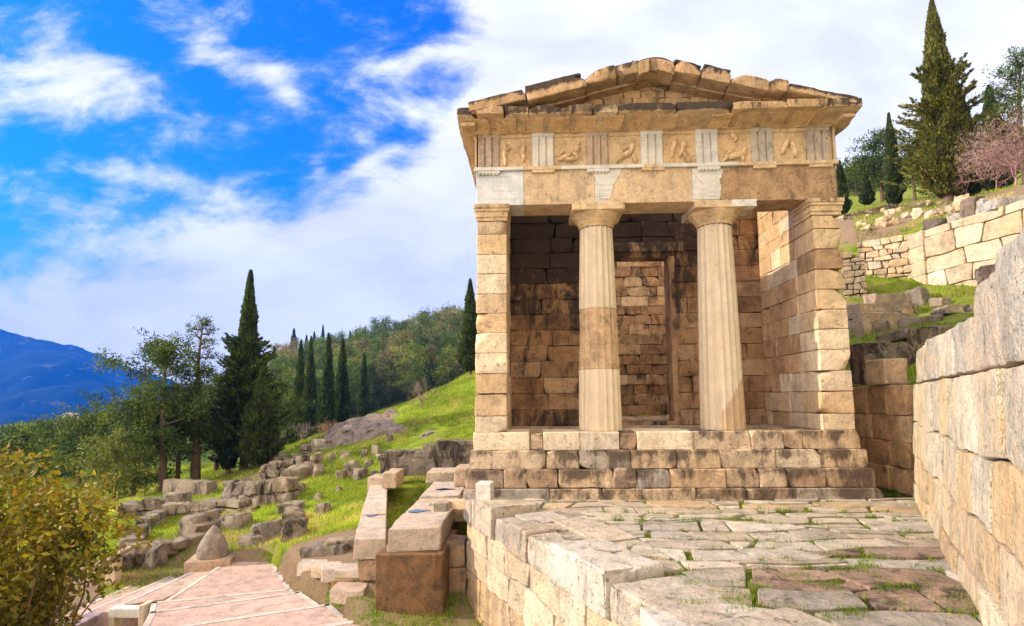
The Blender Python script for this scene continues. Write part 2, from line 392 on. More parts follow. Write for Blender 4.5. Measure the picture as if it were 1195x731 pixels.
def mat_leaf(name, tr=.35, v=.5):
    m, b = new_mat(name); at = b.n('ShaderNodeAttribute', attribute_name='col'); g = b.n('ShaderNodeNewGeometry')
    oi = b.n('ShaderNodeObjectInfo')
    n = b.noise(g.outputs['Position'], .8, 3, .6); k = b.m('ADD', 1-v*.5, b.m('MULTIPLY', n, v))
    k = b.m('MULTIPLY', k, b.m('ADD', .8, b.m('MULTIPLY', oi.outputs['Random'], .4)))
    c = b.mix(1., at.outputs['Color'], b.n('ShaderNodeCombineColor', i={0: k, 1: k, 2: k}).outputs[0], 'MULTIPLY')
    d = b.n('ShaderNodeBsdfPrincipled', i={'Base Color': c, 'Roughness': .6, 'Specular IOR Level': .25})
    t = b.n('ShaderNodeBsdfTranslucent', i={'Color': b.mix(1., c, (1.5, 1.5, .6, 1), 'MULTIPLY')})
    mx = b.n('ShaderNodeMixShader', i={0: tr, 1: d.outputs[0], 2: t.outputs[0]})
    b.n('ShaderNodeOutputMaterial', i={0: mx.outputs[0]}); return m
M_leaf = mat_leaf('foliage'); M_grass = mat_leaf('grass_blades', .4, .6)
def mat_bark():
    m, b = new_mat('bark'); P = b.n('ShaderNodeNewGeometry').outputs['Position']; at = b.n('ShaderNodeAttribute', attribute_name='col')
    n = b.noise(b.mapv(P, (9, 9, 2)), 1., 6, .65)
    c = b.mix(n, b.mix(1., at.outputs['Color'], (.5, .5, .5, 1), 'MULTIPLY'), b.mix(1., at.outputs['Color'], (1.4, 1.35, 1.3, 1), 'MULTIPLY'))
    finish(b, c, .95, n, .04, .1); return m
M_bark = mat_bark()
def plain(name, c, rough=.7, metal=0., ns=8., v=.25, bd=.004):
    m, b = new_mat(name); P = b.n('ShaderNodeNewGeometry').outputs['Position']; n = b.noise(P, ns, 5, .6)
    k = b.m('ADD', 1-v*.5, b.m('MULTIPLY', n, v)); cc = b.mix(1., c, b.n('ShaderNodeCombineColor', i={0: k, 1: k, 2: k}).outputs[0], 'MULTIPLY')
    finish(b, cc, rough, n, bd, .3); return m
M_mount = None

# stone colours (linear albedo; 4th number = how much black crust the piece carries)
TAN = (.60, .425, .25, 0.); WARM = (.55, .355, .19, 0.); CREAM = (.72, .58, .40, 0.); WHITE = (.64, .59, .51, 0.); BROWN = (.38, .235, .125, 0.); GREY = (.40, .35, .29, 0.)
def al(c, a): return (c[0], c[1], c[2], a)

# ------------------------------------------------------------------ the ground
def tps(pts, reg=.002):
    pts = np.array(pts, float); W = lambda x, y: np.stack([x/(y+7.), np.log(y+7.)], -1)
    A = W(pts[:, 0], pts[:, 1]); n = len(A)
    def K(r): return np.where(r > 1e-9, r*r*np.log(r+1e-12), 0)
    M = np.zeros((n+3, n+3)); M[:n, :n] = K(np.linalg.norm(A[:, None]-A[None], axis=2))+np.eye(n)*reg
    M[:n, n] = 1; M[:n, n+1:] = A; M[n, :n] = 1; M[n+1:, :n] = A.T
    w = np.linalg.solve(M, np.concatenate([pts[:, 2], np.zeros(3)]))
    def f(x, y):
        x = np.asarray(x, float); y = np.asarray(y, float); sh = x.shape; B = W(x.ravel(), y.ravel())
        out = K(np.linalg.norm(B[:, None]-A[None], axis=2))@w[:n]+w[n]+B@w[n+1:]
        return out.reshape(sh)
    return f
Lp = [(-1.0, 9, -1.66), (-1.2, 10.5, -1.3), (-1.3, 13, -1.1), (-1.3, 16, -.8), (-2.5, 8, -1.72), (-1.5, 6, -1.75), (-4, 6, -1.95), (-7, 6, -2.3), (-11, 8, -3), (0, 4, -1.75), (-.5, 1, -1.75), (4, 1, -1.75),
      (-16, 14, -3.6), (-25, 20, -5), (2, 10, -1.4), (2, 15, -.9), (6, 8, -1.5), (6, 14, -1), (3, 25, .6), (10, 8, -1.5), (12, 14, -.5), (12, 25, 1.5)]
for q in [(237, 668, 12.4), (110, 712, 10.4), (135, 690, 12.0), (182, 720, 10.6), (300, 690, 10.9), (410, 655, 10.2), (430, 600, 14), (340, 640, 12.6), (250, 615, 15), (160, 662, 13), (350, 600, 15.5),
          (300, 577, 19.5), (400, 562, 18.5), (440, 550, 19), (200, 602, 17.5), (150, 592, 19), (220, 570, 23), (185, 577, 23.5), (130, 552, 36), (60, 520, 60), (-60, 520, 60), (30, 512, 110),
          (330, 527, 29), (290, 548, 26), (350, 520, 30), (400, 500, 31), (450, 480, 32), (500, 460, 33), (553, 436, 34), (553, 500, 24), (500, 522, 21.5), (600, 415, 35), (470, 517, 24), (620, 480, 26),
          (350, 535, 42), (450, 512, 46), (553, 480, 50), (650, 455, 50), (330, 505, 70), (400, 495, 90), (480, 478, 95), (553, 458, 95), (650, 440, 90),
          (330, 446, 200), (400, 422, 230), (480, 410, 240), (553, 395, 225), (650, 380, 220), (800, 370, 220), (285, 446, 220), (200, 462, 230), (130, 485, 230), (60, 500, 260), (-60, 505, 260),
          (150, 492, 400), (400, 470, 400), (650, 450, 400), (-200, 510, 300)]:
    Lp.append(tuple(atY(*q)))
H = tps(Lp)
def bumpH(x, y): 
    P = np.stack([x, y, x*0], -1).reshape(-1, 3); return (fbm(P*.55, 3, 4)*.10*np.minimum(1, (P[:, 1])/14)).reshape(x.shape)
def sheet(name, xs, ys, hf, alpha, mat, label=None):
    X, Y = np.meshgrid(xs, ys); Z = hf(X, Y); mb = MB(); n, m = X.shape; I = np.arange(n*m).reshape(n, m)
    wd = (np.clip((Y-36)/10, 0, 1)*.72).ravel()*(1 if name == 'ground' else 0); A = np.stack([1-wd, 1-wd*.9, 1-wd]+[alpha(X, Y, Z).ravel()], -1)
    mb.add(np.stack([X, Y, Z], -1).reshape(-1, 3), np.stack([I[:-1, :-1], I[:-1, 1:], I[1:, 1:], I[1:, :-1]], -1).reshape(-1, 4), col=A)
    return tag(mb.build(name, mat), kind='structure')
def lin(*seg):
    o = []
    for a, b, n in seg: o += list(np.linspace(a, b, n, endpoint=False))
    return np.array(o+[seg[-1][1]])
PATHP = [atZ(*q, -1.9)[:2] for q in ((262, 655), (319, 655), (340, 686), (366, 705), (395, 724), (450, 800), (420, 860), (0, 860), (40, 715), (120, 684))]
def in_poly(X, Y, A, g=0.):
    c = np.zeros(X.shape, bool); n = len(A)
    for i in range(n):
        a, b = A[i], A[(i+1) % n]; c ^= ((a[1] > Y) != (b[1] > Y)) & (X < (b[0]-a[0])*(Y-a[1])/(b[1]-a[1]+1e-9)+a[0])
    return c
def fH(x, y):
    z = H(x, y)+bumpH(x, y)
    return np.where(in_poly(x, y, PATHP), np.minimum(z-.3, -2.35), z)
def soilL(X, Y, Z):
    a = np.full(X.shape, .22)
    def disc(px, py, Yd, r, v):
        nonlocal a; p = atY(px, py, Yd); d = np.hypot(X-p[0], (Y-p[1])); a = np.maximum(a, v*np.clip(1.6-d/r, 0, 1))
    disc(380, 660, 11.3, 1.6, .85); disc(180, 675, 12.4, 2.0, 1.); disc(120, 690, 12, 2.2, 1.); disc(320, 555, 24, 2.5, .55); disc(230, 580, 21, 2.5, .4)
    a = np.where((Y < 10.2) & (X > -3.2), np.maximum(a, .58), a); a = np.where((Y > 55), .42, a)
    return a
sheet('ground', lin((-1500, -200, 12), (-200, -60, 24), (-60, -14, 90), (-14, 2, 120), (2, 14, 16), (14, 80, 12), (80, 400, 8)), lin((-30, 4, 8), (4, 36, 210), (36, 70, 50), (70, 400, 60), (400, 2100, 10)), lambda x, y: np.maximum(-150, np.where(y > 400, np.minimum(H(x, np.minimum(y, 400))-(y-400)*.05, 20), np.where(x < -200, np.minimum(fH(x, np.maximum(y, 1)), -8), fH(x, np.maximum(y, 1))))), soilL, M_gnd)
Rp = [(6.6, 9.8, 1.75), (6.7, 12, 1.8), (6.7, 14, 1.9), (6.8, 18, 2.7), (4.9, 6.3, 2.0), (4.0, 4.6, 2.1), (2.9, 2.6, 2.2), (7, 7, 2.6), (5.8, 5.4, 2.4), (7.5, 4.5, 3.6), (12, 8, 6.0), (10, 2, 5), (16, 10, 8)]
for q in [(1010, 440, 12), (1060, 402, 13.2), (1110, 388, 13.5), (1010, 398, 15.5), (1060, 373, 17), (1105, 352, 18.6), (1150, 348, 17), (1010, 376, 18), (1000, 345, 20.5), (1050, 342, 20.8), (1085, 343, 19.8), (1195, 330, 18.5), (1300, 300, 17),
          (1000, 272, 24.5), (1060, 264, 24), (1084, 262, 22.4), (1150, 243, 22.5), (1195, 234, 22), (1300, 200, 20), (1000, 262, 27.5), (1050, 248, 30), (1000, 250, 34), (1050, 236, 36), (1110, 243, 31), (1195, 226, 34), (1300, 190, 34),
          (985, 232, 60), (1040, 222, 60), (1195, 190, 60), (900, 240, 60), (985, 215, 110), (1195, 150, 110), (900, 260, 40), (930, 300, 25), (940, 380, 19)]:
    Rp.append(tuple(atY(*q)))
HR = tps(Rp)
def fR(x, y):
    z = HR(x, y)+bumpH(x, y)*1.2
    wx = np.where(y < 9.8, 1.0567+.5646*y-.25+.62, 6.62)   # back of the retaining walls
    return np.where(x < wx-.02, np.minimum(z, 1.5), z)
def hill_sheet():
    ys = lin((1.5, 12, 40), (12, 40, 150), (40, 120, 40)); t = lin((0, 1, 130))**1.6
    wx = np.where(ys < 9.8, 1.0567+.5646*ys+.35, 6.62)
    X = wx[:, None]+t[None]*(26+ys[:, None]*1.0); Y = np.repeat(ys[:, None], len(t), 1); Z = np.minimum(HR(X, Y)+bumpH(X, Y)*1.3, 110)
    n, m = X.shape; I = np.arange(n*m).reshape(n, m); mb = MB()
    a = np.full(X.shape, .40)
    def disc(px, py, Yd, r, v):
        nonlocal a; p = atY(px, py, Yd); d = np.hypot(X-p[0], (Y-p[1])); a = np.maximum(a, v*np.clip(1.6-d/r, 0, 1))
    disc(1040, 250, 27, 3.6, 1.); disc(1085, 252, 28, 4, 1.); disc(1110, 240, 32, 4, .8); disc(1040, 360, 19, 2., .5); disc(1000, 268, 25.5, 2, .8); disc(1150, 240, 28, 4, 1.); disc(1010, 365, 18.5, 1.2, .7); disc(1195, 232, 24, 4, 1.); disc(1020, 270, 25, 1.5, 1.)
    mb.add(np.stack([X, Y, Z], -1).reshape(-1, 3), np.stack([I[:-1, :-1], I[:-1, 1:], I[1:, 1:], I[1:, :-1]], -1).reshape(-1, 4), col=np.stack([np.ones(n*m)]*3+[a.ravel()], -1))
    tag(mb.build('hillside', M_gnd), kind='structure')
hill_sheet()
def gz(x, y): return float(fH(np.array([float(x)]), np.array([float(y)]))[0])
def gr(x, y): return float((HR(np.array([float(x)]), np.array([float(y)]))+bumpH(np.array([float(x)]), np.array([float(y)]))*1.3)[0])
def hitL(px, py, y0=8., y1=400., f=gz):
    """distance at which the sight line through a pixel of the photograph meets the terrain"""
    d = ray(px, py); t = np.geomspace(y0, y1, 320); P = CP+d*(t/d[1])[:, None]
    z = fH(P[:, 0], P[:, 1]) if f is gz else HR(P[:, 0], P[:, 1])+bumpH(P[:, 0], P[:, 1])*1.3
    k = np.nonzero(P[:, 2] < z)[0]; return P[k[0]] if len(k) else P[-1]
# ------------------------------------------------------------------ the treasury
def wl(o):
    v = Vector((0, 0, 0))
    while o is not None: v += o.location; o = o.parent
    return v
_ob = MB.build
def _build(s, name, mat, parent=None, smooth=True):
    if parent is None: return _ob(s, name, mat, None, smooth)
    w = np.array(wl(parent)); s.V = [v-w for v in s.V]
    o = _ob(s, name, mat, None, smooth); o.parent = parent; return o
MB.build = _build
def part_empty(name, parent, loc):
    o = bpy.data.objects.new(name, None); scene.collection.objects.link(o); o.parent = parent
    o.location = Vector(loc)-wl(parent); o.empty_display_size = .1; return o

XA, XB, YF = -.955, 5.47, 9.80
TR = thing('treasury', (2.26, 14, 0), 'small marble Doric temple-like treasury with two columns between square pillars and a broken gable', 'treasury')
R = random.Random(11)
def cuts(a, b, lo, hi, rg, off=0.):
    o = [a]; x = a+off
    while True:
        x += rg.uniform(lo, hi)
        if x > b-lo*.6: break
        o.append(x)
    return o+[b]
def masonry(mb, x0, x1, y0, y1, zs, run='x', L=(.6, 1.2), cf=None, seed=0, hole=None, prot=.012, rough=.007, chip=.02, res=.16, r=.014):
    rg = random.Random(seed)
    for k in range(len(zs)-1):
        a, b = (x0, x1) if run == 'x' else (y0, y1)
        spans = [(a, b)]
        if hole and zs[k] < hole[3]-.01 and zs[k+1] > hole[2]+.01: spans = [(a, hole[0]), (hole[1], b)]
        for sa, sb in spans:
            cs = cuts(sa, sb, L[0], L[1], rg, -rg.uniform(0, .45)*L[0] if sb-sa > L[0]*1.5 else 0)
            cs = sorted(c for c in cs if c >= sa); 
            if len(cs) > 2 and cs[1]-cs[0] < .12: cs.pop(1)
            for i in range(len(cs)-1):
                p = rg.uniform(-prot, prot); u0, u1 = cs[i], cs[i+1]; z0, z1 = zs[k], zs[k+1]
                if run == 'x': lo, hi = (u0, y0+p, z0), (u1, y1+p, z1)
                else: lo, hi = (x0+p, u0, z0), (x1+p, u1, z1)
                c = cf((lo[0]+hi[0])/2, (lo[1]+hi[1])/2, (z0+z1)/2, rg) if cf else tone(TAN, .2, rg)
                g_ = .003; e_ = 1 if run == 'y' else 0; lo = list(lo); hi = list(hi); lo[e_] += g_; hi[e_] -= g_; lo[2] += .002; hi[2] -= .003
                rbox(mb, lo, hi, r, rough*rg.uniform(.6, 2.2), chip*rg.uniform(.3, 2.6), res, c, seed*131+k*17+i, cuts_=rg.choice([0, 1, 2]), cdep=(.01, .06), cfront=(run == 'x'))
def steps():
    def course(name, x0, x1, y0, y1, z0, z1, xcuts, cols, mat=M_step, seed=0, r=.02, sides=True):
        mb = MB(); xc = [x0]+xcuts+[x1]
        for i in range(len(xc)-1):
            c, rr, deep = cols[i]; d = .05 if deep else 0
            rbox(mb, (xc[i]+.002, y0+d+R.uniform(-.006, .006), z0), (xc[i+1]-.002, y0+1.1, z1-(.03 if deep else 0)), .04 if deep else r, .022 if deep else rr, .05 if deep else .022, .09, tone(c, .07, R), seed+i, cuts_=0 if rr < .005 else 2, cdep=(.01, .05))
            v, cc_ = mb.V[-1], mb.C[-1]; cc_[:, 3] = cc_[:, 3]*.8+.30*np.clip((v[:, 2]-(z0+z1)/2-.02+.05*np.sin(v[:, 0]*7+seed))/.06, 0, 1)*(c[3] > .15)
        for sx, a, b in ((0, x0, x0+.9), (1, x1-.9, x1)):
            ys = cuts(y0+1.1, y1, .8, 1.3, R)
            for i in range(len(ys)-1): rbox(mb, (a, ys[i], z0), (b, ys[i+1], z1), r, .01, .03, .3, tone(TAN if R.random() < .5 else BROWN, .15, R), seed+40+i)
        return mb.build(name, mat, TR)
    C = (.72, .60, .44, 0); W = (.70, .58, .42, .12)
    global TAN, BROWN, WARM
    keep = TAN, BROWN, WARM; TAN = (.60, .45, .29, 0); BROWN = (.40, .28, .18, 0); WARM = (.54, .38, .23, 0)
    x = lambda px: float(atY(px, 516, 9.75)[0])
    course('stylobate', -.985, 5.51, 9.75, 19.3, .785, 1.09, [x(q) for q in (618, 634, 677, 723, 744, 809, 877, 915, 937)],
           [(C, .003, 0), (al(TAN, .3), .02, 1), (W, .003, 0), (C, .003, 0), (al(BROWN, .4), .02, 1), (C, .003, 0), (al(TAN, .30), .006, 0), (al(TAN, .34), .006, 0), (al(WARM, .2), .006, 0), (al(TAN, .34), .008, 0)], seed=300)
    course('step', -1.04, 5.57, 9.67, 19.38, .483, .785, [x(q) for q in (637, 675, 735, 788, 838, 902, 954)],
           [(al(TAN, .22), .012, 0), (al(TAN, .42), .012, 0), (al(GREY, .44), .02, 0), (al(TAN, .40), .008, 0), (al(TAN, .42), .01, 0), (al(TAN, .3), .01, 0), (al(CREAM, .3), .012, 0), (al(TAN, .46), .012, 0)], seed=330)
    course('step', -1.09, 5.63, 9.59, 19.46, .175, .483, [x(q) for q in (588, 614, 650, 712, 740, 778, 842, 880, 912, 956)],
           [(al(BROWN, .30), .02, 0), (al(BROWN, .30), .02, 0), (al(BROWN, .44), .02, 0), (al(TAN, .40), .035, 0), (al(BROWN, .52), .05, 0), (al(GREY, .48), .03, 0), (al(WARM, .30), .008, 0), (al(WARM, .42), .008, 0), (al(TAN, .46), .008, 0), (al(BROWN, .48), .01, 0), (al(BROWN, .45), .01, 0)], seed=360, r=.03)
    course('foundation_course', -1.13, 5.69, 9.52, 19.52, -.3, .172, [x(q) for q in (640, 700, 745, 805, 862, 915)],
           [(al(GREY, .25), .008, 0), (al(TAN, .22), .008, 0), (al(TAN, .3), .008, 0), (al(TAN, .28), .008, 0), (al(BROWN, .4), .008, 0), (al(BROWN, .42), .008, 0), (al(GREY, .35), .008, 0)], seed=390)
    mb = MB()
    ys = cuts(10.6, 19.0, 1.0, 1.5, R)
    for j in range(len(ys)-1):
        xs_ = cuts(-.5, 5.0, .7, 1.3, R)
        for i in range(len(xs_)-1): rbox(mb, (xs_[i], ys[j], .7), (xs_[i+1], ys[j+1], 1.082 if ys[j] < 12 else 1.06), .02, .01, .03, .3, tone(al(TAN, .25), .15, R), 480+i+j*9)
    mb.build('floor', M_in, TR); TAN, BROWN, WARM = keep
steps()
ZC = [1.09]
for h_ in (.28, .38, .35, .36, .35, .36, .35, .36, .35, .36, .245): ZC.append(ZC[-1]+h_)
ZC_top = [5.13, 5.47, 5.80, 6.13, 6.47]
def antae():
    for sx in (0, 1):
        mb = MB()
        for k in range(len(ZC)-1):
            t = (ZC[k]-1.09)/3.75; ins = .05*t
            if sx == 0: a, b = XA+ins, -.41+.02*t
            else: a, b = 4.935+.03*t, XB-ins*.4
            c = (CREAM if R.random() < .45 else TAN) if k not in (0, 4, 8) else CREAM
            if sx == 1 and k > 4: c = TAN
            if sx == 1 and k == 3: c = CREAM
            if sx == 1 and k == 8: c = al(BROWN, .1)
            rg = .012 if (k*7+sx) % 3 else .02
            rbox(mb, (a+R.uniform(-.008, .008), YF+R.uniform(-.008, .008), ZC[k]+.005), (b, YF+.66, ZC[k+1]-.005), .016, .008*R.uniform(.5, 1.6), .045*R.uniform(.2, 1.6), .07, tone(c, .09, R), 500+k+sx*40, cuts_=R.choice([0, 1, 2, 2, 3]) if c[1] < .57 else R.choice([0, 0, 1]), cdep=(.01, .075))
        a, b = (XA+.05, -.39) if sx == 0 else (4.955, XB-.02)
        c = tone(al(TAN, .1), .06, R)
        for z0, z1, o in ((4.837, 4.90, .012), (4.90, 5.00, .028), (5.00, 5.055, .05), (5.055, 5.128, .06)):
            rbox(mb, (a-o, YF-o, z0), (b+o, YF+.66, z1), .008, .005, .03, .1, al(c, .35 if z0 > 5.05 else .05), 590+int(z0*50))
        mb.build('pillar', M_mar, TR)
antae()
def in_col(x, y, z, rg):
    c = rg.choice([(.36, .215, .105, 0), (.33, .185, .085, 0), (.27, .15, .07, 0), (.30, .17, .08, 0), (.42, .275, .155, 0)]); a = .14  # browns lowered to deepen the porch shade; alpha adds black stains
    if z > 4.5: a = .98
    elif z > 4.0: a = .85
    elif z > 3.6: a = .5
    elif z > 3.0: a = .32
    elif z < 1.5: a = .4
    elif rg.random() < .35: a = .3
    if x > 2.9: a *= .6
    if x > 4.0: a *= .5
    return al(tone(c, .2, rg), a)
def walls():
    zs = ZC[:-1]+[4.84]+ZC_top
    cf_out = lambda x, y, z, rg: al(tone(rg.choice([TAN, CREAM, WARM, TAN]), .16, rg), .1)
    mb = MB(); masonry(mb, -.92, -.41, YF+.66, 19.1, zs, 'y', (.5, 1.1), cf_out, 21); mb.build('side_wall', M_mar, TR)
    def cf_r(x, y, z, rg): return al(tone(rg.choice([CREAM, TAN, WARM, WARM]), .18, rg), .12 if z < 4.4 else .05)
    mb = MB(); masonry(mb, 4.95, 5.43, YF+.66, 19.1, zs, 'y', (.35, .8), cf_r, 22, prot=.01, chip=.035, res=.12); mb.build('side_wall', M_mar, TR)
    zi = [1.09, 1.42]+list(np.linspace(1.42, 4.84, 11)[1:])+[5.16, 5.50, 5.82, 6.15]
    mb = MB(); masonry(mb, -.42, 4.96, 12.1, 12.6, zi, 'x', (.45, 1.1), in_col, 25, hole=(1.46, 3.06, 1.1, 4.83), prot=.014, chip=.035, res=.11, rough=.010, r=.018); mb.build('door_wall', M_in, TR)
    mb = MB()
    rbox(mb, (1.2, 12.06, 4.83), (3.35, 12.64, 5.04), .015, .01, .03, .14, al(tone(TAN, .1), .55), 77)
    rbox(mb, (1.3, 12.14, 4.72), (3.2, 12.56, 4.832), .012, .008, .03, .14, al(tone(BROWN, .1), .5), 78)
    rbox(mb, (3.02, 12.085, 1.09), (3.14, 12.56, 4.72), .012, .008, .03, .14, (.42, .26, .135, .2), 79)
    rbox(mb, (1.38, 12.085, 1.09), (1.50, 12.56, 4.72), .012, .008, .03, .14, (.42, .26, .135, .2), 80)
    rbox(mb, (1.5, 12.08, 1.05), (3.02, 12.5, 1.16), .02, .012, .04, .14, al(tone(BROWN, .1), .3), 81)
    mb.build('door_frame', M_in, TR)
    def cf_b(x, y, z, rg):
        c = rg.choice([(.42, .28, .15, 0), (.56, .41, .25, 0), (.32, .19, .095, 0), (.30, .18, .09, 0), (.38, .24, .125, 0)]); a = .18  # rear wall tones also lowered for indoor shade; alpha is staining
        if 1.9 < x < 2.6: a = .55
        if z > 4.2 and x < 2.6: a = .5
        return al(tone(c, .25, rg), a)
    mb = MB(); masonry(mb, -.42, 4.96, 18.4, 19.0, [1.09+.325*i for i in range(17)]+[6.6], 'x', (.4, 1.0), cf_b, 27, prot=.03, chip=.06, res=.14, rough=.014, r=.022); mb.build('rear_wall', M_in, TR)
walls()
def frustum_flute(mb, cx, cy, z0, z1, ra, rb, col, seed, nfl=18, rough=.003, colf=None, broken=0.):
    per = 8; na = nfl*per; nz = max(6, int((z1-z0)/.05)); th = np.arange(na)/na*2*math.pi
    fl = 1-.085*np.sin((np.arange(na) % per)/per*math.pi)**.8
    Z = np.concatenate([[z0, z0+.006], np.linspace(z0+.02, z1-.02, nz), [z1-.006, z1]]); A = []
    for i, z in enumerate(Z):
        t = (z-1.09)/(4.83-1.09); rr = .385+(.298-.385)*t+.006*math.sin(math.pi*t)
        k = .985 if i in (0, len(Z)-1) else 1.
        A.append(np.stack([cx+rr*fl*k*np.cos(th), cy+rr*fl*k*np.sin(th), np.full(na, z)], 1))
    W = np.concatenate(A); n = fbm(W*5, seed, 3)*rough
    if broken:
        ch = np.clip(fbm(W*3.1, seed+4, 4)+.1, 0, 1)*broken
        rad = np.hypot(W[:, 0]-cx, W[:, 1]-cy); rr_ = (np.tile(fl, len(Z))); n = n-ch*.35*(rr_-.93)*1.0-ch*.02
    dirv = np.stack([W[:, 0]-cx, W[:, 1]-cy, W[:, 2]*0], 1); dirv /= np.linalg.norm(dirv, axis=1, keepdims=True)+1e-9
    W = W+dirv*n[:, None]
    m = na; i0 = np.arange(m); i1 = (i0+1) % m
    Q = np.concatenate([np.stack([k*m+i0, k*m+i1, (k+1)*m+i1, (k+1)*m+i0], 1) for k in range(len(Z)-1)])
    c = np.array([cx, cy, z0]); c2 = np.array([cx, cy, z1]); N = len(W)
    T = np.concatenate([np.stack([i1, i0, np.full(m, N)], 1), np.stack([(len(Z)-1)*m+i0, (len(Z)-1)*m+i1, np.full(m, N+1)], 1)])
    W = np.concatenate([W, [c, c2]])
    C = np.tile(np.array(col, float), (len(W), 1)) if colf is None else colf(W)
    mb.add(W, Q, T, C)
def columns():
    for cx, kind in ((1.245, 0), (3.40, 1)):
        cy = 10.22; ce = part_empty('column', TR, (cx, cy, 1.09))
        if kind == 0:
            for z0, z1, c, rg, br in ((1.092, 2.165, al(CREAM, .0), .001, 0), (2.168, 3.27, (.50, .335, .19, .18), .008, 1.), (3.273, 4.765, al((.68, .55, .38, 0), .0), .0012, 0)):
                mb = MB(); frustum_flute(mb, cx, cy, z0, z1, .38, .3, c, int(z0*10), 18, rg, broken=br*.5); mb.build('drum', M_mar if br else M_col, ce)
        else:
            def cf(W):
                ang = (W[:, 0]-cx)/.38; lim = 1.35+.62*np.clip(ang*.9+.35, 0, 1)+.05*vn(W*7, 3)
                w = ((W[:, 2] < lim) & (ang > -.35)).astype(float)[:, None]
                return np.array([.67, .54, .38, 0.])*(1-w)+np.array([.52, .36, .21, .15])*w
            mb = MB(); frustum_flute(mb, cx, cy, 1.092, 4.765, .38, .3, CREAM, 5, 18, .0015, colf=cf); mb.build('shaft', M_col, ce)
        # capital: necking, echinus, abacus
        mb = MB(); prof = [(.300, 4.766), (.312, 4.77), (.311, 4.79), (.320, 4.795), (.318, 4.815), (.330, 4.822), (.342, 4.85), (.372, 4.89), (.408, 4.93), (.438, 4.965), (.452, 4.985), (.454, 5.0), (.44, 5.008), (.3, 5.01)]
        n = 64; th = np.arange(n)/n*2*math.pi
        W = np.concatenate([np.stack([cx+r_*np.cos(th), cy+r_*np.sin(th), np.full(n, z_)], 1) for r_, z_ in prof])
        d_ = np.stack([W[:, 0]-cx, W[:, 1]-cy, W[:, 2]*0], 1); W = W+d_*fbm(W*4, 7+kind, 3)[:, None]*.03
        i0 = np.arange(n); i1 = (i0+1) % n
        mb.add(W, np.concatenate([np.stack([k*n+i0, k*n+i1, (k+1)*n+i1, (k+1)*n+i0], 1) for k in range(len(prof)-1)]), col=al((.60, .42, .235), .08))
        rbox(mb, (cx-.462, cy-.462, 5.0), (cx+.462, cy+.462, 5.13), .012, .004, .03, .07, al(TAN, .05), 61+kind)
        if kind: rbox(mb, (cx+.18, cy-.478, 5.003), (cx+.60, cy+.1, 5.127), .006, .001, .005, .1, WHITE, 67)
        mb.build('capital', M_mar, ce)
columns()
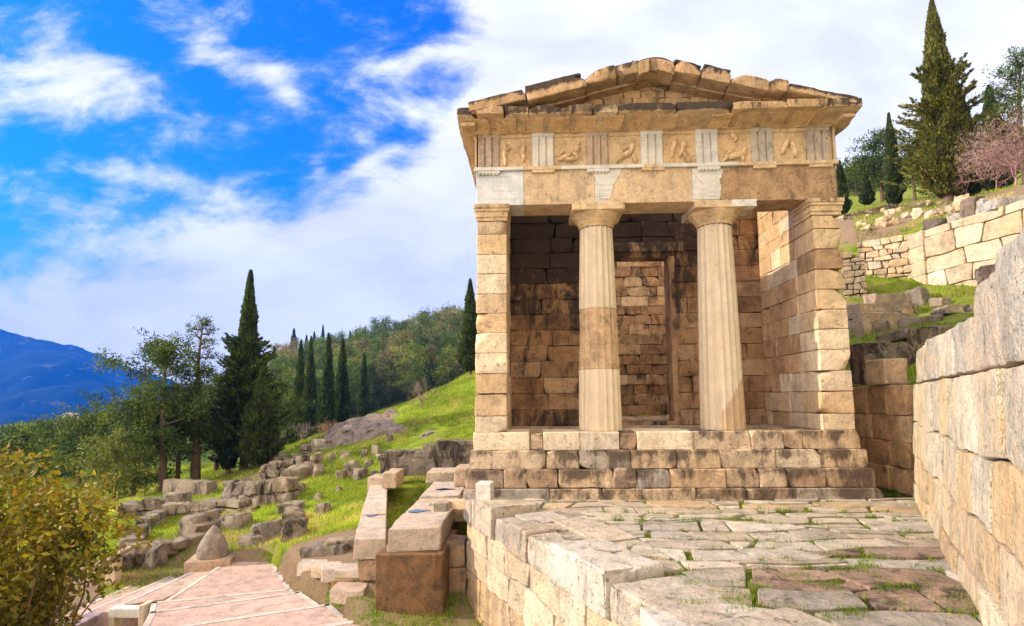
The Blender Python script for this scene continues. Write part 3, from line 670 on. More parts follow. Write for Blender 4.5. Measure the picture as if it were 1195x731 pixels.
def entablature():
    x = lambda px, py=215, Y=9.82: float(atY(px, py, Y)[0])
    y0, y1 = 9.83, 10.45
    segs = [(XA+.03, x(611), (.66, .64, .60, 0), M_new, .001), (x(611), x(694), al(TAN, .12), M_mar, .008), (x(694), x(708), WHITE, M_new, .001), (x(708), x(808), al(TAN, .08), M_mar, .010), (x(808), x(840), WHITE, M_new, .001), (x(840), XB-.02, al(BROWN, .18), M_mar, .014)]
    for i, (a, b, c, m, rg) in enumerate(segs):
        mb = MB(); rbox(mb, (a+.001, y0+(.006 if c is WHITE else 0), 5.132), (b-.001, y1, 5.755), .006, rg, rg*2.5, .09, tone(c, .04, R), 600+i)
        # jagged repair boundaries: tongues of new marble that bite into the old blocks
        mb.build('architrave_block', m, TR)
    for i, (px0, px1, pts) in enumerate([(690, 716, [(690, 196), (727, 196), (716, 215), (712, 232), (700, 232), (698, 214)]), (790, 812, [(806, 196), (845, 196), (842, 206), (841, 232), (806, 232), (812, 222), (822, 214), (812, 205)])]):
        pl = [np.array([atY(p[0], p[1], 9.82)[0], atY(p[0], p[1], 9.82)[2]]) for p in pts]
        mb = MB(); pstone(mb, pl, (0, 9.822-i*.001, 0), (1, 0, 0), (0, 0, 1), (0, -1, 0), .04, .004, .001, WHITE, 5); mb.build('marble_patch', M_new, TR)
    # taenia with the little pegged strips under each triglyph
    cxs = [-.70+i*(5.17+.70)/6 for i in range(7)]
    mb = MB(); mb2 = MB()
    tc = [0, 0, 1, 1, 0, 0]; tsegs = [(XA, x(611), 1), (x(611), x(655), 0), (x(655), x(752), 1), (x(752), x(768), 0), (x(768), x(862), 1), (x(862), x(905), 0), (x(905), XB, 0)]
    for i, (a, b, w) in enumerate(tsegs): m_ = MB(); rbox(m_, (a, y0-.055, 5.757), (b, y1, 5.822), .006, .002 if w else .007, .01 if w else .04, .1, WHITE if w else al(TAN, .1), 640+i); m_.build('architrave_moulding', M_new if w else M_mar, TR)
    for i, cx in enumerate(cxs):
        w = i in (0, 2, 4); t = MB()
        rbox(t, (cx-.2, y0-.05, 5.705), (cx+.2, y0+.05, 5.757), .004, .002, .008 if w else .03, .1, WHITE if w else al(TAN, .1), 660+i)
        if w:
            for k in range(6): rbox(t, (cx-.188+k*.064, y0-.045, 5.682), (cx-.188+k*.064+.035, y0+.0, 5.706), .003, 0, 0, .1, WHITE, k)
        t.build('peg_strip', M_new if w else M_mar, TR)
    # frieze
    mb = MB(); rbox(mb, (XA+.06, y0+.05, 5.822), (XB-.05, y1, 6.47), .006, .003, .005, .2, al(TAN, .05), 5); mb.build('frieze_backing', M_mar, TR)
    tcol = [((.40, .30, .23, .1), M_mar), (WHITE, M_new), ((.42, .32, .24, .1), M_mar), (WHITE, M_new), (WHITE, M_new), ((.46, .40, .33, .1), M_mar), ((.45, .35, .26, .1), M_mar)]
    for i, cx in enumerate(cxs):
        c, m = tcol[i]; mb = MB(); w = .2; prof = []
        for k in range(3):
            c0 = cx-w+.4*(k+.5)/3; hw = .044
            prof += [(c0-.0665, .034), (c0-hw, 0.), (c0+hw, 0.), (c0+.0665, .034)]
        prof = np.array(prof); zs = np.linspace(5.824, 6.40, 16); A = []
        for z in zs:
            P_ = np.stack([prof[:, 0], y0+prof[:, 1], np.full(len(prof), z)], 1)
            P_[:, 1] += fbm(P_*6, i, 2)*(.002 if m is M_new else .007); A.append(P_)
        n = len(prof); W = np.concatenate(A); i0 = np.arange(n-1)
        Q = np.concatenate([np.stack([k*n+i0, k*n+i0+1, (k+1)*n+i0+1, (k+1)*n+i0], 1) for k in range(len(zs)-1)])
        mb.add(W, Q, col=tone(c, .05, R))
        for s_ in (-1, 1): rbox(mb, (cx+s_*(w-.006)-.005, y0+.03, 5.824), (cx+s_*(w-.006)+.005, y0+.2, 6.40), .002, 0, 0, .2, c, 3)
        rbox(mb, (cx-w, y0-.006, 6.39), (cx+w, y0+.2, 6.465), .006, .003, .015, .1, c, i)
        o = mb.build('triglyph', m, TR, smooth=False)
    def blob(mb, c, rad, rot, col, seed):
        n1, n2 = 12, 9; th = np.arange(n1)/n1*2*math.pi; ph = np.linspace(.02, math.pi-.02, n2)
        P_ = np.array([[math.cos(t)*math.sin(p)*rad[0], math.sin(t)*math.sin(p)*rad[1], math.cos(p)*rad[2]] for p in ph for t in th])
        ca, sa = math.cos(rot), math.sin(rot); P_ = np.stack([P_[:, 0]*ca+P_[:, 2]*sa, P_[:, 1], -P_[:, 0]*sa+P_[:, 2]*ca], 1)+np.array(c)
        P_ += fbm(P_*14, seed, 2)[:, None]*.006
        i0 = np.arange(n1); i1 = (i0+1) % n1
        mb.add(P_, np.concatenate([np.stack([k*n1+i0, (k+1)*n1+i0, (k+1)*n1+i1, k*n1+i1], 1) for k in range(n2-1)]), col=col)
    figs = [[(-.20, .28, .045, .17, .05), (-.19, .10, .035, .09, 0), (-.15, .33, .03, .06, 1.2), (.13, .31, .045, .12, .1), (.14, .17, .035, .08, .15), (.08, .40, .03, .04, 0)],
            [(-.10, .17, .05, .13, 1.1), (.02, .13, .04, .12, 1.5), (.10, .22, .045, .10, -.6), (.13, .32, .05, .07, 0), (-.15, .25, .03, .06, .6), (.16, .42, .03, .035, 0)],
            [(-.06, .14, .045, .15, 1.0), (.06, .22, .055, .12, .9), (.13, .33, .05, .09, .5), (-.16, .06, .03, .09, .4), (.17, .12, .03, .09, -.4), (.15, .44, .03, .035, 0), (.02, .30, .03, .07, 1.3)],
            [(-.10, .33, .05, .12, .35), (-.13, .22, .04, .10, .1), (-.06, .42, .035, .045, 0), (.04, .24, .045, .12, .4), (.08, .36, .06, .07, 0), (.10, .14, .035, .10, -.5), (.15, .07, .03, .06, -.2)],
            [(.02, .14, .07, .20, 1.35), (.16, .22, .05, .10, .4), (-.16, .08, .035, .10, .8), (.13, .07, .035, .08, .1), (-.02, .50, .06, .06, 0), (.03, .44, .04, .05, .6), (-.08, .20, .05, .08, 1.)],
            [(-.08, .32, .05, .13, .45), (-.13, .22, .045, .09, .2), (.05, .28, .05, .11, -.25), (.08, .17, .045, .09, .0), (-.02, .44, .035, .045, 0), (.03, .40, .03, .04, 0)]]
    for i in range(6):
        a, b = cxs[i]+.2, cxs[i+1]-.2; cm = (a+b)/2; c = tone((.62, .43, .235, 0), .05, R)
        mb = MB(); rbox(mb, (a, y0+.045, 5.826), (b, y0+.2, 6.40), .004, .004, .02, .09, c, 700+i)
        rbox(mb, (a, y0+.02, 6.39), (b, y0+.2, 6.462), .005, .003, .02, .1, c, 720+i)
        mo = mb.build('metope', M_mar, TR)
        mb = MB()
        for k, (dx, dz, rw, rh, ro) in enumerate(figs[i]): blob(mb, (cm+dx, y0+.04, 5.84+dz), (rw*1.1, .075, rh*1.1), ro, tuple(q*1.05 for q in c[:3])+(0,), 30*i+k)
        mb.build('relief', M_mar, mo)
entablature()
def cornice():
    x = lambda px: float(atY(px, 128, 9.36)[0])
    zb, zt = 6.468, 6.74
    def wf(P):
        P = P.copy(); t = np.clip((9.83-P[:, 1])/.45, 0, 1); P[:, 2] += (zt-P[:, 2])/(zt-zb)*.125*t
        return P
    pcs = [(534, 555, .9, 0), (555, 588, .2, 0), (588, 617, .6, 0), (617, 655, .62, 0), (655, 692, .42, .0), (692, 722, .6, 0), (722, 790, .92, 0), (790, 856, 1.05, .01), (856, 920, .15, -.03), (920, 968, .35, 0), (968, 1007, .55, -.01)]
    for i, (p0, p1, a, dz) in enumerate(pcs):
        mb = MB(); x0, x1 = x(p0), x(p1); 
        if i == 0: x0 = -1.22
        if i == len(pcs)-1: x1 = 5.71
        rbox(mb, (x0+.004, 9.36+R.uniform(-.02, .03), zb), (x1-.004, 10.6, zt+dz), .02, .016, .06, .06, al(tone(WARM if a < .5 else TAN, .1, R), 0), 800+i, warp=wf, cuts_=2, cdep=(.01, .06))
        v, c = mb.V[0], mb.C[0]; f_ = np.clip((v[:, 2]-6.585)/.03, 0, 1)*np.clip((9.55-v[:, 1])/.08, 0, 1); f_ = np.maximum(f_, (v[:, 2] > 6.71)*.9); c[:, 3] = .06+f_*a*1.0
        mb.build('cornice_block', M_corn, TR)
    mb = MB()   # sloping plates on the underside
    k = 0; xx = -1.02
    while xx < 5.4:
        w = .36
        def wm(P): P = P.copy(); P[:, 2] += np.clip((9.80-P[:, 1])/.42, 0, 1)*.118; return P
        mb = MB(); rbox(mb, (xx, 9.47, 6.463), (xx+w, 9.80, 6.48), .008, .006, .05, .1, al(tone(WARM, .12, R), .1), 830+k, warp=wm); mb.build('soffit_plate', M_mar, TR)
        xx += .47; k += 1
    mb = MB(); rbox(mb, (XA-.02, 9.80, 6.455), (XB+.02, 9.9, 6.475), .01, .006, .03, .12, al(WARM, .1), 845); mb.build('bed_moulding', M_mar, TR)
    for sx in (0, 1):   # entablature and cornice running back along each flank
        mb = MB(); X0, X1 = (XA+.03, -.42) if sx == 0 else (4.95, XB-.02)
        ys = cuts(10.45, 19.1, .9, 1.4, R)
        for i in range(len(ys)-1): 
            for z0, z1 in ((5.13, 5.80), (5.80, 6.47)): pass
        xe = -1.22 if sx == 0 else 5.71
        def wfl(P, xe=xe, X=(-.93 if sx == 0 else 5.45)):
            P = P.copy(); t = np.clip(np.abs(P[:, 0]-X)/abs(xe-X)*np.where((P[:, 0]-X)*(xe-X) > 0, 1, 0), 0, 1); P[:, 2] += (zt-P[:, 2])/(zt-zb)*.11*t; return P
        ys = cuts(10.6, 19.3, .8, 1.3, R)
        for i in range(len(ys)-1):
            lo, hi = ((xe, ys[i], zb), (-.35, ys[i+1], zt)) if sx == 0 else ((4.9, ys[i], zb), (xe, ys[i+1], zt))
            rbox(mb, lo, hi, .02, .014, .05, .1, al(tone(WARM, .15, R), .3), 860+i+30*sx, warp=wfl)
        mb.build('flank_cornice', M_corn, TR)
        mb = MB(); k = 0; yy = 9.5
        while yy < 19:
            a, b = (-1.16, -.92) if sx == 0 else (5.44, 5.65)
            rbox(mb, (a, yy, 6.47), (b, yy+.32, 6.53), .008, .005, .02, .12, al(tone(WARM, .1, R), .1), 900+k); yy += .455; k += 1
        rbox(mb, ((-.985) if sx == 0 else 5.44, 9.85, 6.38), ((-.92) if sx == 0 else 5.49, 19.1, 6.47), .01, .006, .02, .15, al(WARM, .1), 5)
        for k in range(20):   # flank triglyphs
            y_ = 9.84+k*.48*1.0
            if k % 2 == 0: rbox(mb, (-.95 if sx == 0 else 5.43, y_, 5.84), (-.92 if sx == 0 else 5.475, y_+.38, 6.40), .008, .004, .02, .15, al(tone(TAN, .1, R), .05), 930+k)
        rbox(mb, (-.975 if sx == 0 else 5.43, 9.84, 5.757), (-.92 if sx == 0 else 5.50, 19.1, 5.82), .006, .004, .02, .2, al(TAN, .05), 6)
        mb.build('flank_frieze', M_mar, TR)
cornice()
def gable():
    x = lambda px: float(atY(px, 100, 9.36)[0])
    zl = lambda X: 6.775+(X+1.2)*.228 if X < 2.29 else 7.57-(X-2.29)*.240
    pcs = [(546, 612, .19, 0, .50), (612, 681, .27, .045, .80), (681, 719, .22, .03, .3), (719, 746, .21, .02, .6), (788, 823, .22, .01, .45), (823, 857, .26, .03, .55), (857, 900, .20, -.02, .1), (900, 921, .20, .02, .4), (921, 1001, .13, -.015, .75)]
    for i, (p0, p1, th, dz, a) in enumerate(pcs):
        x0, x1 = x(p0), x(p1); z0, z1 = zl(x0), zl(x1); L = math.hypot(x1-x0, z1-z0); an = math.atan2(z1-z0, x1-x0)
        ax = np.array([[math.cos(an), 0, math.sin(an)], [0, 1, 0], [-math.sin(an), 0, math.cos(an)]])
        c = np.array([(x0+x1)/2+th/2*math.sin(an), 9.93, (z0+z1)/2-th/2*math.cos(an)+dz]); h = np.array([L/2-.002, .58+R.uniform(-.02, .01), th/2])
        mb = MB(); rbox(mb, c-h, c+h, .025, .018, .07, .07, al(tone(WARM, .12, R), .0), 950+i, axes=ax, cuts_=3, cdep=(.01, .08))
        v, cc_ = mb.V[0], mb.C[0]; w_ = (v-c)@ax[2]/(th/2); cc_[:, 3] = .08+np.clip((w_+.1)/.5, 0, 1)*a*.95*(v[:, 1] < 9.7)
        # crust slab that is left of the roof edge on top
        if a > .4:
            c2 = c+ax[2]*(th/2+.012); h2 = np.array([L/2*.93, .5, .03]); rbox(mb, c2-h2, c2+h2, .02, .02, .09, .07, al(tone(BROWN, .1, R), 1.05), 970+i, axes=ax)
        # stepped underside of the raking block
        c3 = c-ax[2]*(th/2+.016)+np.array([0, .12, 0]); h3 = np.array([L/2-.003, .40, .022]); rbox(mb, c3-h3, c3+h3, .012, .01, .04, .08, al(tone(WARM, .12, R), .05), 985+i, axes=ax)
        mb.build('raking_cornice_block', M_corn, TR)
    # the ridge block, arched over the middle
    mb = MB(); x0, x1 = x(746), x(788)
    def wr(P): P = P.copy(); t = np.clip((P[:, 0]-x0)/(x1-x0), 0, 1); P[:, 2] += .085*(1-(2*t-1)**2)-.04+(.5-t)*0.02; return P
    rbox(mb, (x0, 9.36, 7.27), (x1, 10.5, 7.50), .02, .012, .05, .06, al(tone(WARM, .06, R), .22), 1001, warp=wr)
    rbox(mb, (x0-.02, 9.40, 7.495), (x1+.02, 10.4, 7.545), .02, .014, .06, .06, al(BROWN, .85), 1002, warp=wr)
    mb.build('ridge_block', M_corn, TR)
    mb = MB(); k = 0
    for z0, z1, l in ((6.742, 6.93, (.5, 1.1)), (6.93, 7.10, (.3, .6)), (7.10, 7.25, (.25, .45)), (7.25, 7.36, (.2, .4))):
        cs = cuts(-1.0, 5.5, l[0], l[1], R)
        for i in range(len(cs)-1):
            pl = [np.array(q) for q in ((cs[i], z0), (cs[i+1], z0), (cs[i+1], z1), (cs[i], z1))]
            n1 = np.array([-.228, 1.]); pl = clip_poly(pl, n1, n1@np.array([-1.2, 6.775-.20]))
            n2 = np.array([.240, 1.]); 
            if len(pl) > 2: pl = clip_poly(pl, n2, n2@np.array([2.29, 7.57-.20]))
            if len(pl) > 2: pstone(mb, pl, (0, 9.86+R.uniform(0, .03), 0), (1, 0, 0), (0, 0, 1), (0, -1, 0), .5, .014, .01, al(tone(WARM, .18, R), .2), 1010+k, .1); k += 1
    mb.build('gable_wall', M_mar, TR)
gable()
# ------------------------------------------------------------------ terrace: paving, its retaining wall, the tall wall on the right
GA, GB = np.array([-1.09, 9.50]), np.array([.92, 4.83]); GD = (GB-GA)/np.linalg.norm(GB-GA); GN = np.array([GD[1], -GD[0]])*1.   # outward normal (left)
if GN[0] > 0: GN = -GN
GE = GA+GD*9.0
def wallx(y): return 1.0567+.5646*y-.30+.20
JOINTS = []
def paving():
    rg = random.Random(5); mb = MB()
    cells = rows_cells(-1.6, 7.2, .3, 9.72, (.30, .58), (.34, 1.2), .12, .17, 5, .16)
    for i, c in enumerate(cells):
        cen = np.mean(c, 0)
        if (cen-GA)@(-GN) < .30 and cen[1] < 9.2: continue
        if cen[0] > wallx(cen[1])+.35: continue
        q = inset(c, rg.choice([rg.uniform(.006, .014), rg.uniform(.014, .03), rg.uniform(.03, .055)]))
        if not q or len(q) < 3: continue
        JOINTS.extend([tuple(p) for p in c])
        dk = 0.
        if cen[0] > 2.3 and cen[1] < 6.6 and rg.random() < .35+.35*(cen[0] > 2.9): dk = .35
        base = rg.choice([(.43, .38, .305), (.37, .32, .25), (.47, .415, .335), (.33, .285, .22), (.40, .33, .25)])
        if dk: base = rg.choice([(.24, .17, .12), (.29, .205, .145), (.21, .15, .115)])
        if cen[1] > 8.6 and rg.random() < .3: base = (.5, .36, .22)
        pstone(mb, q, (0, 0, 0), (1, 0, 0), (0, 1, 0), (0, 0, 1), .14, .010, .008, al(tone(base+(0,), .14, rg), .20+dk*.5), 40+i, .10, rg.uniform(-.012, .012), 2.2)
    # trimmed to the retaining edge and the wall by the walls themselves
    tag(mb.build('pavement', M_pave), kind='structure')
    mb = MB(); P = [(GA[0]-GN[0]*.1, 9.7), tuple(GE-GN*.2), (wallx(.3)+.3, .3), (wallx(9.8)+.3, 9.8)]
    n = 60; A = []
    for j in range(n):
        t = j/(n-1); a = np.array(P[0])*(1-t)+np.array(P[1])*t; b = np.array(P[3])*(1-t)+np.array(P[2])*t
        a[1] = b[1] = 9.85*(1-t)+.4*t
        a[0] = GA[0]+(9.5-a[1])/(-GD[1])*GD[0]+.15
        for i in range(n): s_ = i/(n-1); A.append([a[0]*(1-s_)+b[0]*s_, a[1]*(1-s_)+b[1]*s_, -.045])
    A = np.array(A); A[:, 2] += fbm(A*3, 2, 3)*.018; I = np.arange(n*n).reshape(n, n)
    mb.add(A, np.stack([I[:-1, :-1], I[1:, :-1], I[1:, 1:], I[:-1, 1:]], -1).reshape(-1, 4), col=(.8, .75, .7, .38)); tag(mb.build('terrace_soil', M_gnd), kind='structure')
paving()
def parapet():
    W = thing('retaining_wall', (0, 7, 0), 'low retaining wall of pitted pale blocks with thick slabs on top holding up the paved terrace', 'wall')
    rg = random.Random(8); L = 9.0; O = np.array([GA[0], GA[1], 0]); U = np.array([GD[0], GD[1], 0]); N = np.array([GN[0], GN[1], 0])
    mb = MB(); cells = rows_cells(0, L, -2.0, -.12, (.38, .52), (.45, .95), .05, .07, 8, .1)
    for i, c in enumerate(cells):
        q = inset(c, .005)
        if q:
            cz = np.mean(q, 0)[1]; base = rg.choice([(.64, .53, .38), (.60, .47, .31), (.56, .44, .30)]) if cz > -1.0 else rg.choice([(.50, .36, .22), (.46, .32, .20), (.56, .42, .27)])
            pstone(mb, q, O-N*rg.uniform(0, .03), U, (0, 0, 1), N, .5, .016, .018, tone(base+(.08,), .14, rg), 60+i, .09, nf=4)
    # the end that turns to meet the steps
    O2 = np.array([GA[0], GA[1], 0])
    mb.build('face_blocks', M_gate, W)
    mb = MB()
    caps = [(0.0, .34, .03, .34, .01), (.35, .60, .05, .5, 0), (.61, 1.40, .13, .74, .04), (1.43, 2.0, -.015, .32, -.02), (2.02, 2.62, .05, .42, .02), (2.64, 3.30, .02, .40, .0), (3.33, 4.50, .085, .66, .03), (4.53, 5.6, .0, .8, 0), (5.62, 9.0, .03, 1.0, .02)]
    for i, (a, b, zt, wd, dz) in enumerate(caps):
        ax = np.array([[GD[0], GD[1], 0], [-GN[0], -GN[1], 0], [0, 0, 1]]); c = O+U*(a+b)/2-N*(wd/2-.01-dz); c[2] = (zt-.32)/2
        h = np.array([(b-a)/2-.006, wd/2, (zt+.32)/2])
        rbox(mb, c-h, c+h, .035, .02, .07, .08, tone(rg.choice([(.42, .36, .285), (.47, .41, .32), (.38, .32, .25)])+(.30,), .12, rg), 90+i, axes=ax)
    for i, (a, b, w0, w1) in enumerate([(1.42, 2.1, .28, .9), (2.0, 3.3, .60, 1.15), (0, .6, .6, 1.2)]):
        ax = np.array([[GD[0], GD[1], 0], [-GN[0], -GN[1], 0], [0, 0, 1]]); c = O+U*(a+b)/2-N*((w0+w1)/2); c[2] = -.06; h = np.array([(b-a)/2-.01, (w1-w0)/2-.01, .09])
        rbox(mb, c-h, c+h, .02, .014, .04, .1, tone((.44, .37, .29, .2), .08, rg), 190+i, axes=ax)
    mb.build('top_slab', M_pave, W)
    mb = MB(); ax = np.array([[1, 0, 0], [0, 1, 0], [0, 0, 1]])
    p = atZ(566, 586, .08); rbox(mb, (p[0]-.115, p[1]-.13, .075), (p[0]+.115, p[1]+.19, .37), .008, .002, .01, .08, WHITE, 3, axes=Matrix.Rotation(.12, 3, 'Z'))
    tag(mb.build('marble_block', M_new), 'small white squared marble block standing on the corner of the terrace edge', 'stone block')
parapet()
def right_wall():
    W = thing('great_wall', (4.5, 6, 0), 'tall sunlit pale wall of huge weather-streaked blocks along the right side of the terrace', 'wall')
    rg = random.Random(9); P0 = np.array([6.33, 9.80]); d = np.array([-.4917, -.8708]); N = np.array([-.8708, .4917, 0]); O = np.array([P0[0], P0[1], 0]); U = np.array([d[0], d[1], 0])
    bat = .05
    V = np.array([.06, -.03, 1.]); V /= np.linalg.norm(V)
    def col(rg, z):
        c = rg.choice([(.62, .54, .40), (.57, .50, .38), (.50, .44, .34), (.60, .46, .28)]) if z > .9 else rg.choice([(.58, .46, .31), (.62, .53, .38), (.54, .41, .26)])
        if z > 1.9: c = rg.choice([(.46, .39, .30), (.52, .44, .34)])
        return tone(c+(.12 if z > 1.6 else .06,), .14, rg)
    mb = MB(); 
    def wall_s(px):
        k = ray(px, 400)[0]/ray(px, 400)[1]; y = (6.33-.5646*9.80)/(k-.5646); return float(np.linalg.norm(np.array([k*y, y])-P0))
    e = [0.]+[wall_s(p) for p in (1074, 1090, 1108, 1134, 1160, 1190)]+[9.5]; tz = [2.42, 2.38, 2.35, 2.58, 2.66, 2.70, 2.70]
    cells = rows_cells(0, 9.5, -.2, 1.86, (.42, .58), (.62, 1.25), .045, .08, 91, .05)
    for i, c in enumerate(cells):
        q = inset(c, .010)
        if q:
            cz = np.mean(q, 0)[1]
            pstone(mb, q, O-N*rg.uniform(-.02, .02), U, V, N, .55, .018, .014, col(rg, cz), 200+i, .08, nf=2.5, bulge=.004)
    for i in range(7):      # the top course, one or two squared blocks to each step of the wall
        n = 2 if e[i+1]-e[i] > 1.6 else 1
        for k in range(n):
            a, b = e[i]+(e[i+1]-e[i])*k/n, e[i]+(e[i+1]-e[i])*(k+1)/n; sl = rg.uniform(-.03, .03); t = tz[i]
            q = [np.array(p) for p in ((a, 1.86), (b, 1.86), (b+.02, t-.05), (b-.05, t-.005), (a+.06, t+sl), (a+.01, t-.05+sl))]; q = inset(q, .010)
            pstone(mb, q, O-N*rg.uniform(-.005, .03), U, V, N, .48, .045, .022, al(tone(rg.choice([(.46, .41, .33), (.56, .50, .40), (.50, .43, .33)]), .1, rg), .2), 400+i*3+k, .07, nf=3, bulge=.01)
    mb.build('face_blocks', M_gate, W)
    mb = MB(); rbox(mb, (0, -.55, -.3), (9.4, -.3, 1.9), .02, .0, .0, .5, (.4, .3, .2, 0), 1)
    v = mb.V[0]; mb.V[0] = O+v[:, :1]*U+v[:, 1:2]*N+v[:, 2:]*np.array([0, 0, 1.]); mb.build('wall_core', M_gate, W)
    # the dark boulder perched behind the top
    p = atY(1165, 325, 6.1); mb = MB()
    rbox(mb, (p[0]-.13, p[1]-.15, p[2]-.40), (p[0]+.12, p[1]+.15, p[2]+.16), .05, .03, .08, .04, (.16, .11, .085, .35), 33, axes=Matrix.Rotation(.12, 3, 'Y'), nf=7)
    tag(mb.build('boulder', M_rock), 'dark rough upright boulder perched behind the tall sunlit wall', 'boulder')
    # shaded wall beside the treasury
    W2 = thing('courtyard_wall', (6.4, 11, 0), 'shaded wall of big brown blocks in the gap between the treasury and the sunlit wall', 'wall')
    mb = MB(); hs = [0, .42, .86, 1.32, 1.84]
    for k in range(4):
        ys = cuts(9.85, 20.5, .45, .95, rg, -.3)
        ys = sorted(q for q in ys if q >= 9.85)
        for i in range(len(ys)-1): rbox(mb, (6.34+rg.uniform(-.02, .02)+k*.01, ys[i], hs[k]), (6.85, ys[i+1], hs[k+1]), .035, .022, .05, .12, al(tone(rg.choice([WARM, BROWN, TAN]), .12, rg), .2), 500+k*20+i)
    mb.build('wall_blocks', M_gate, W2)
    p = atY(1045, 448, 10.3); mb = MB(); rbox(mb, (p[0]-.21, p[1]-.05, p[2]-.02), (p[0]+.21, p[1]+.5, p[2]+.44), .04, .02, .05, .08, (.50, .36, .24, .1), 34)
    tag(mb.build('stone_block', M_gate), 'brown squared block sitting on the shaded wall behind the tall wall end', 'stone block')
right_wall()
# ------------------------------------------------------------------ the two long plinths and the concrete pier left of the treasury
def ubox(mb, quad, z0, z1, r, rough, chip, col, seed, res=.1):
    """block over a ground quadrilateral (near-left, near-right, far-right, far-left)"""
    q = np.array(quad, float); rb = MB(); rbox(rb, (0, 0, z0), (1, 1, z1), .0001, 0, 0, res, col, seed)
    L = (np.linalg.norm(q[1]-q[0])+np.linalg.norm(q[2]-q[3]))/2; D = (np.linalg.norm(q[3]-q[0])+np.linalg.norm(q[2]-q[1]))/2
    def wp(P):
        s_ = P[:, 0:1]/L; t = P[:, 1:2]/D; XY = q[0]*(1-s_)*(1-t)+q[1]*s_*(1-t)+q[2]*s_*t+q[3]*(1-s_)*t
        return np.concatenate([XY, P[:, 2:]], 1)
    rbox(mb, (0, 0, z0), (L, D, z1), r, rough, chip, res, col, seed, warp=wp)
def plinths():
    P2 = lambda px, py, z: atZ(px, py, z)[:2]
    # right plinth, slab tops at z=-.36
    z = -.36; nl, nr = P2(452, 619, z), P2(514, 616, z); fr, fl = P2(546, 563, z), P2(507, 563, z)
    T = thing('stone_plinth', (float(nl[0]), float(nl[1])+1, 0), 'long low plinth of flat slabs with puddles, its near end on the concrete pier', 'plinth')
    ts = [0, .30, .58, 1.]; mb = MB(); rg = random.Random(3)
    for i in range(3):
        a, b = ts[i], ts[i+1]; lp = lambda u, v, t: u*(1-t)+v*t
        ubox(mb, [lp(nl, fl, a), lp(nr, fr, a), lp(nr, fr, b-.004), lp(nl, fl, b-.004)], z-.36+.0, z+[0, -.02, .01][i], .025, .010, .035, tone((.52, .43, .33, .12), .06, rg), 600+i)
    mb.build('top_slab', M_pave, T)
    mb = MB(); ubox(mb, [lp(nl, fl, .30)+[.06, 0], lp(nr, fr, .30)-[.04, 0], fr-[.05, 0], fl+[.05, 0]], -1.4, z-.37, .03, .02, .04, (.42, .28, .16, .15), 620); mb.build('plinth_base', M_gate, T)
    W, b = new_mat('pond_water'); pr = finish(b, (.02, .05, .09, 1), .03, None, spec=.9)
    for k, (px, py, sx, sy) in enumerate([(488, 597, 11, 1.6), (519, 572, 9, 1.3)]):
        mb = MB(); c = atZ(px, py, z+.012); a = np.linspace(0, 2*math.pi, 24, endpoint=False); k1 = c[1]/660; ry = sy/((1.68-z)*660/c[1]**2)
        V = np.array([[c[0]+math.cos(t)*sx*k1*(1+.3*math.sin(2*t+k)+.15*math.sin(5*t)), c[1]+math.sin(t)*ry*(1+.2*math.cos(3*t)), c[2]+.004] for t in a]+[[c[0], c[1], c[2]+.004]])
        mb.add(V, None, [[i, (i+1) % 24, 24] for i in range(24)]); mb.build('puddle', W, T)
    # left plinth, tops at z=-.62
    z = -.62; nl, nr = P2(413, 630, z), P2(450, 629, z); fr, fl = P2(452, 563, z), P2(433, 563, z)
    T = thing('stone_plinth', (float(nl[0]), float(nl[1])+1, 0), 'narrower lower plinth of slabs on brown blocks, left of the pier', 'plinth')
    mb = MB(); ts = [0, .12, .30, .62, 1.]
    for i in range(4):
        a, b_ = ts[i], ts[i+1]; ubox(mb, [lp(nl, fl, a), lp(nr, fr, a), lp(nr, fr, b_-.004), lp(nl, fl, b_-.004)], z-.34, z+[0, 0, .015, .0][i], .02, .010, .03, tone((.50, .42, .33, .10), .06, rg), 640+i)
    mb.build('top_slab', M_pave, T)
    mb = MB(); c = atZ(434, 601, z+.012); a = np.linspace(0, 2*math.pi, 24, endpoint=False); V = np.array([[c[0]+math.cos(t)*.12*(1+.2*math.sin(3*t)), c[1]+math.sin(t)*.22*(1+.2*math.cos(2*t)), c[2]] for t in a]+[[c[0], c[1], c[2]]]); mb.add(V, None, [[i, (i+1) % 24, 24] for i in range(24)]); mb.build('puddle', W, T)
    mb = MB(); ubox(mb, [nl+[.06, .05], nr+[0, .05], fr, fl], z-.70, z-.345, .03, .02, .04, (.50, .36, .23, .1), 650); 
    nb = P2(383, 700, -1.62); ubox(mb, [nb, P2(440, 700, -1.62), nr+[.0, .3], nl+[-.1, .3]], -1.7, z-.70, .04, .02, .05, (.34, .21, .12, .3), 652); mb.build('plinth_base', M_gate, T)
    p = atZ(445, 563, -.55); mb = MB(); rbox(mb, (p[0]-.35, p[1]-.1, -.75), (p[0]+.32, p[1]+.7, -.42), .03, .015, .04, .1, (.48, .38, .28, .2), 655); tag(mb.build('stone_block', M_pave), 'flat block lying at the far end of the narrower plinth', 'stone block')
    # concrete pier
    mb = MB(); zt = -.70; yb = 1.68+1.70
    a, b2 = atZ(437, 726, -1.70)[:2], atZ(517, 709, -1.70)[:2]
    yy = float(a[1]); xl = float(a[0]); xr = float(atY(517, 690, yy)[0])
    ubox(mb, [(xl, yy), (xr, yy+.02), (xr+.02, yy+1.7), (xl+.02, yy+1.7)], -1.9, float(atY(470, 648, yy)[2]), .03, .008, .04, (.15, .085, .04, .2), 660, .08)
    tag(mb.build('concrete_pier', M_conc), 'brown stained square concrete pier carrying the near end of the long plinth', 'pier')
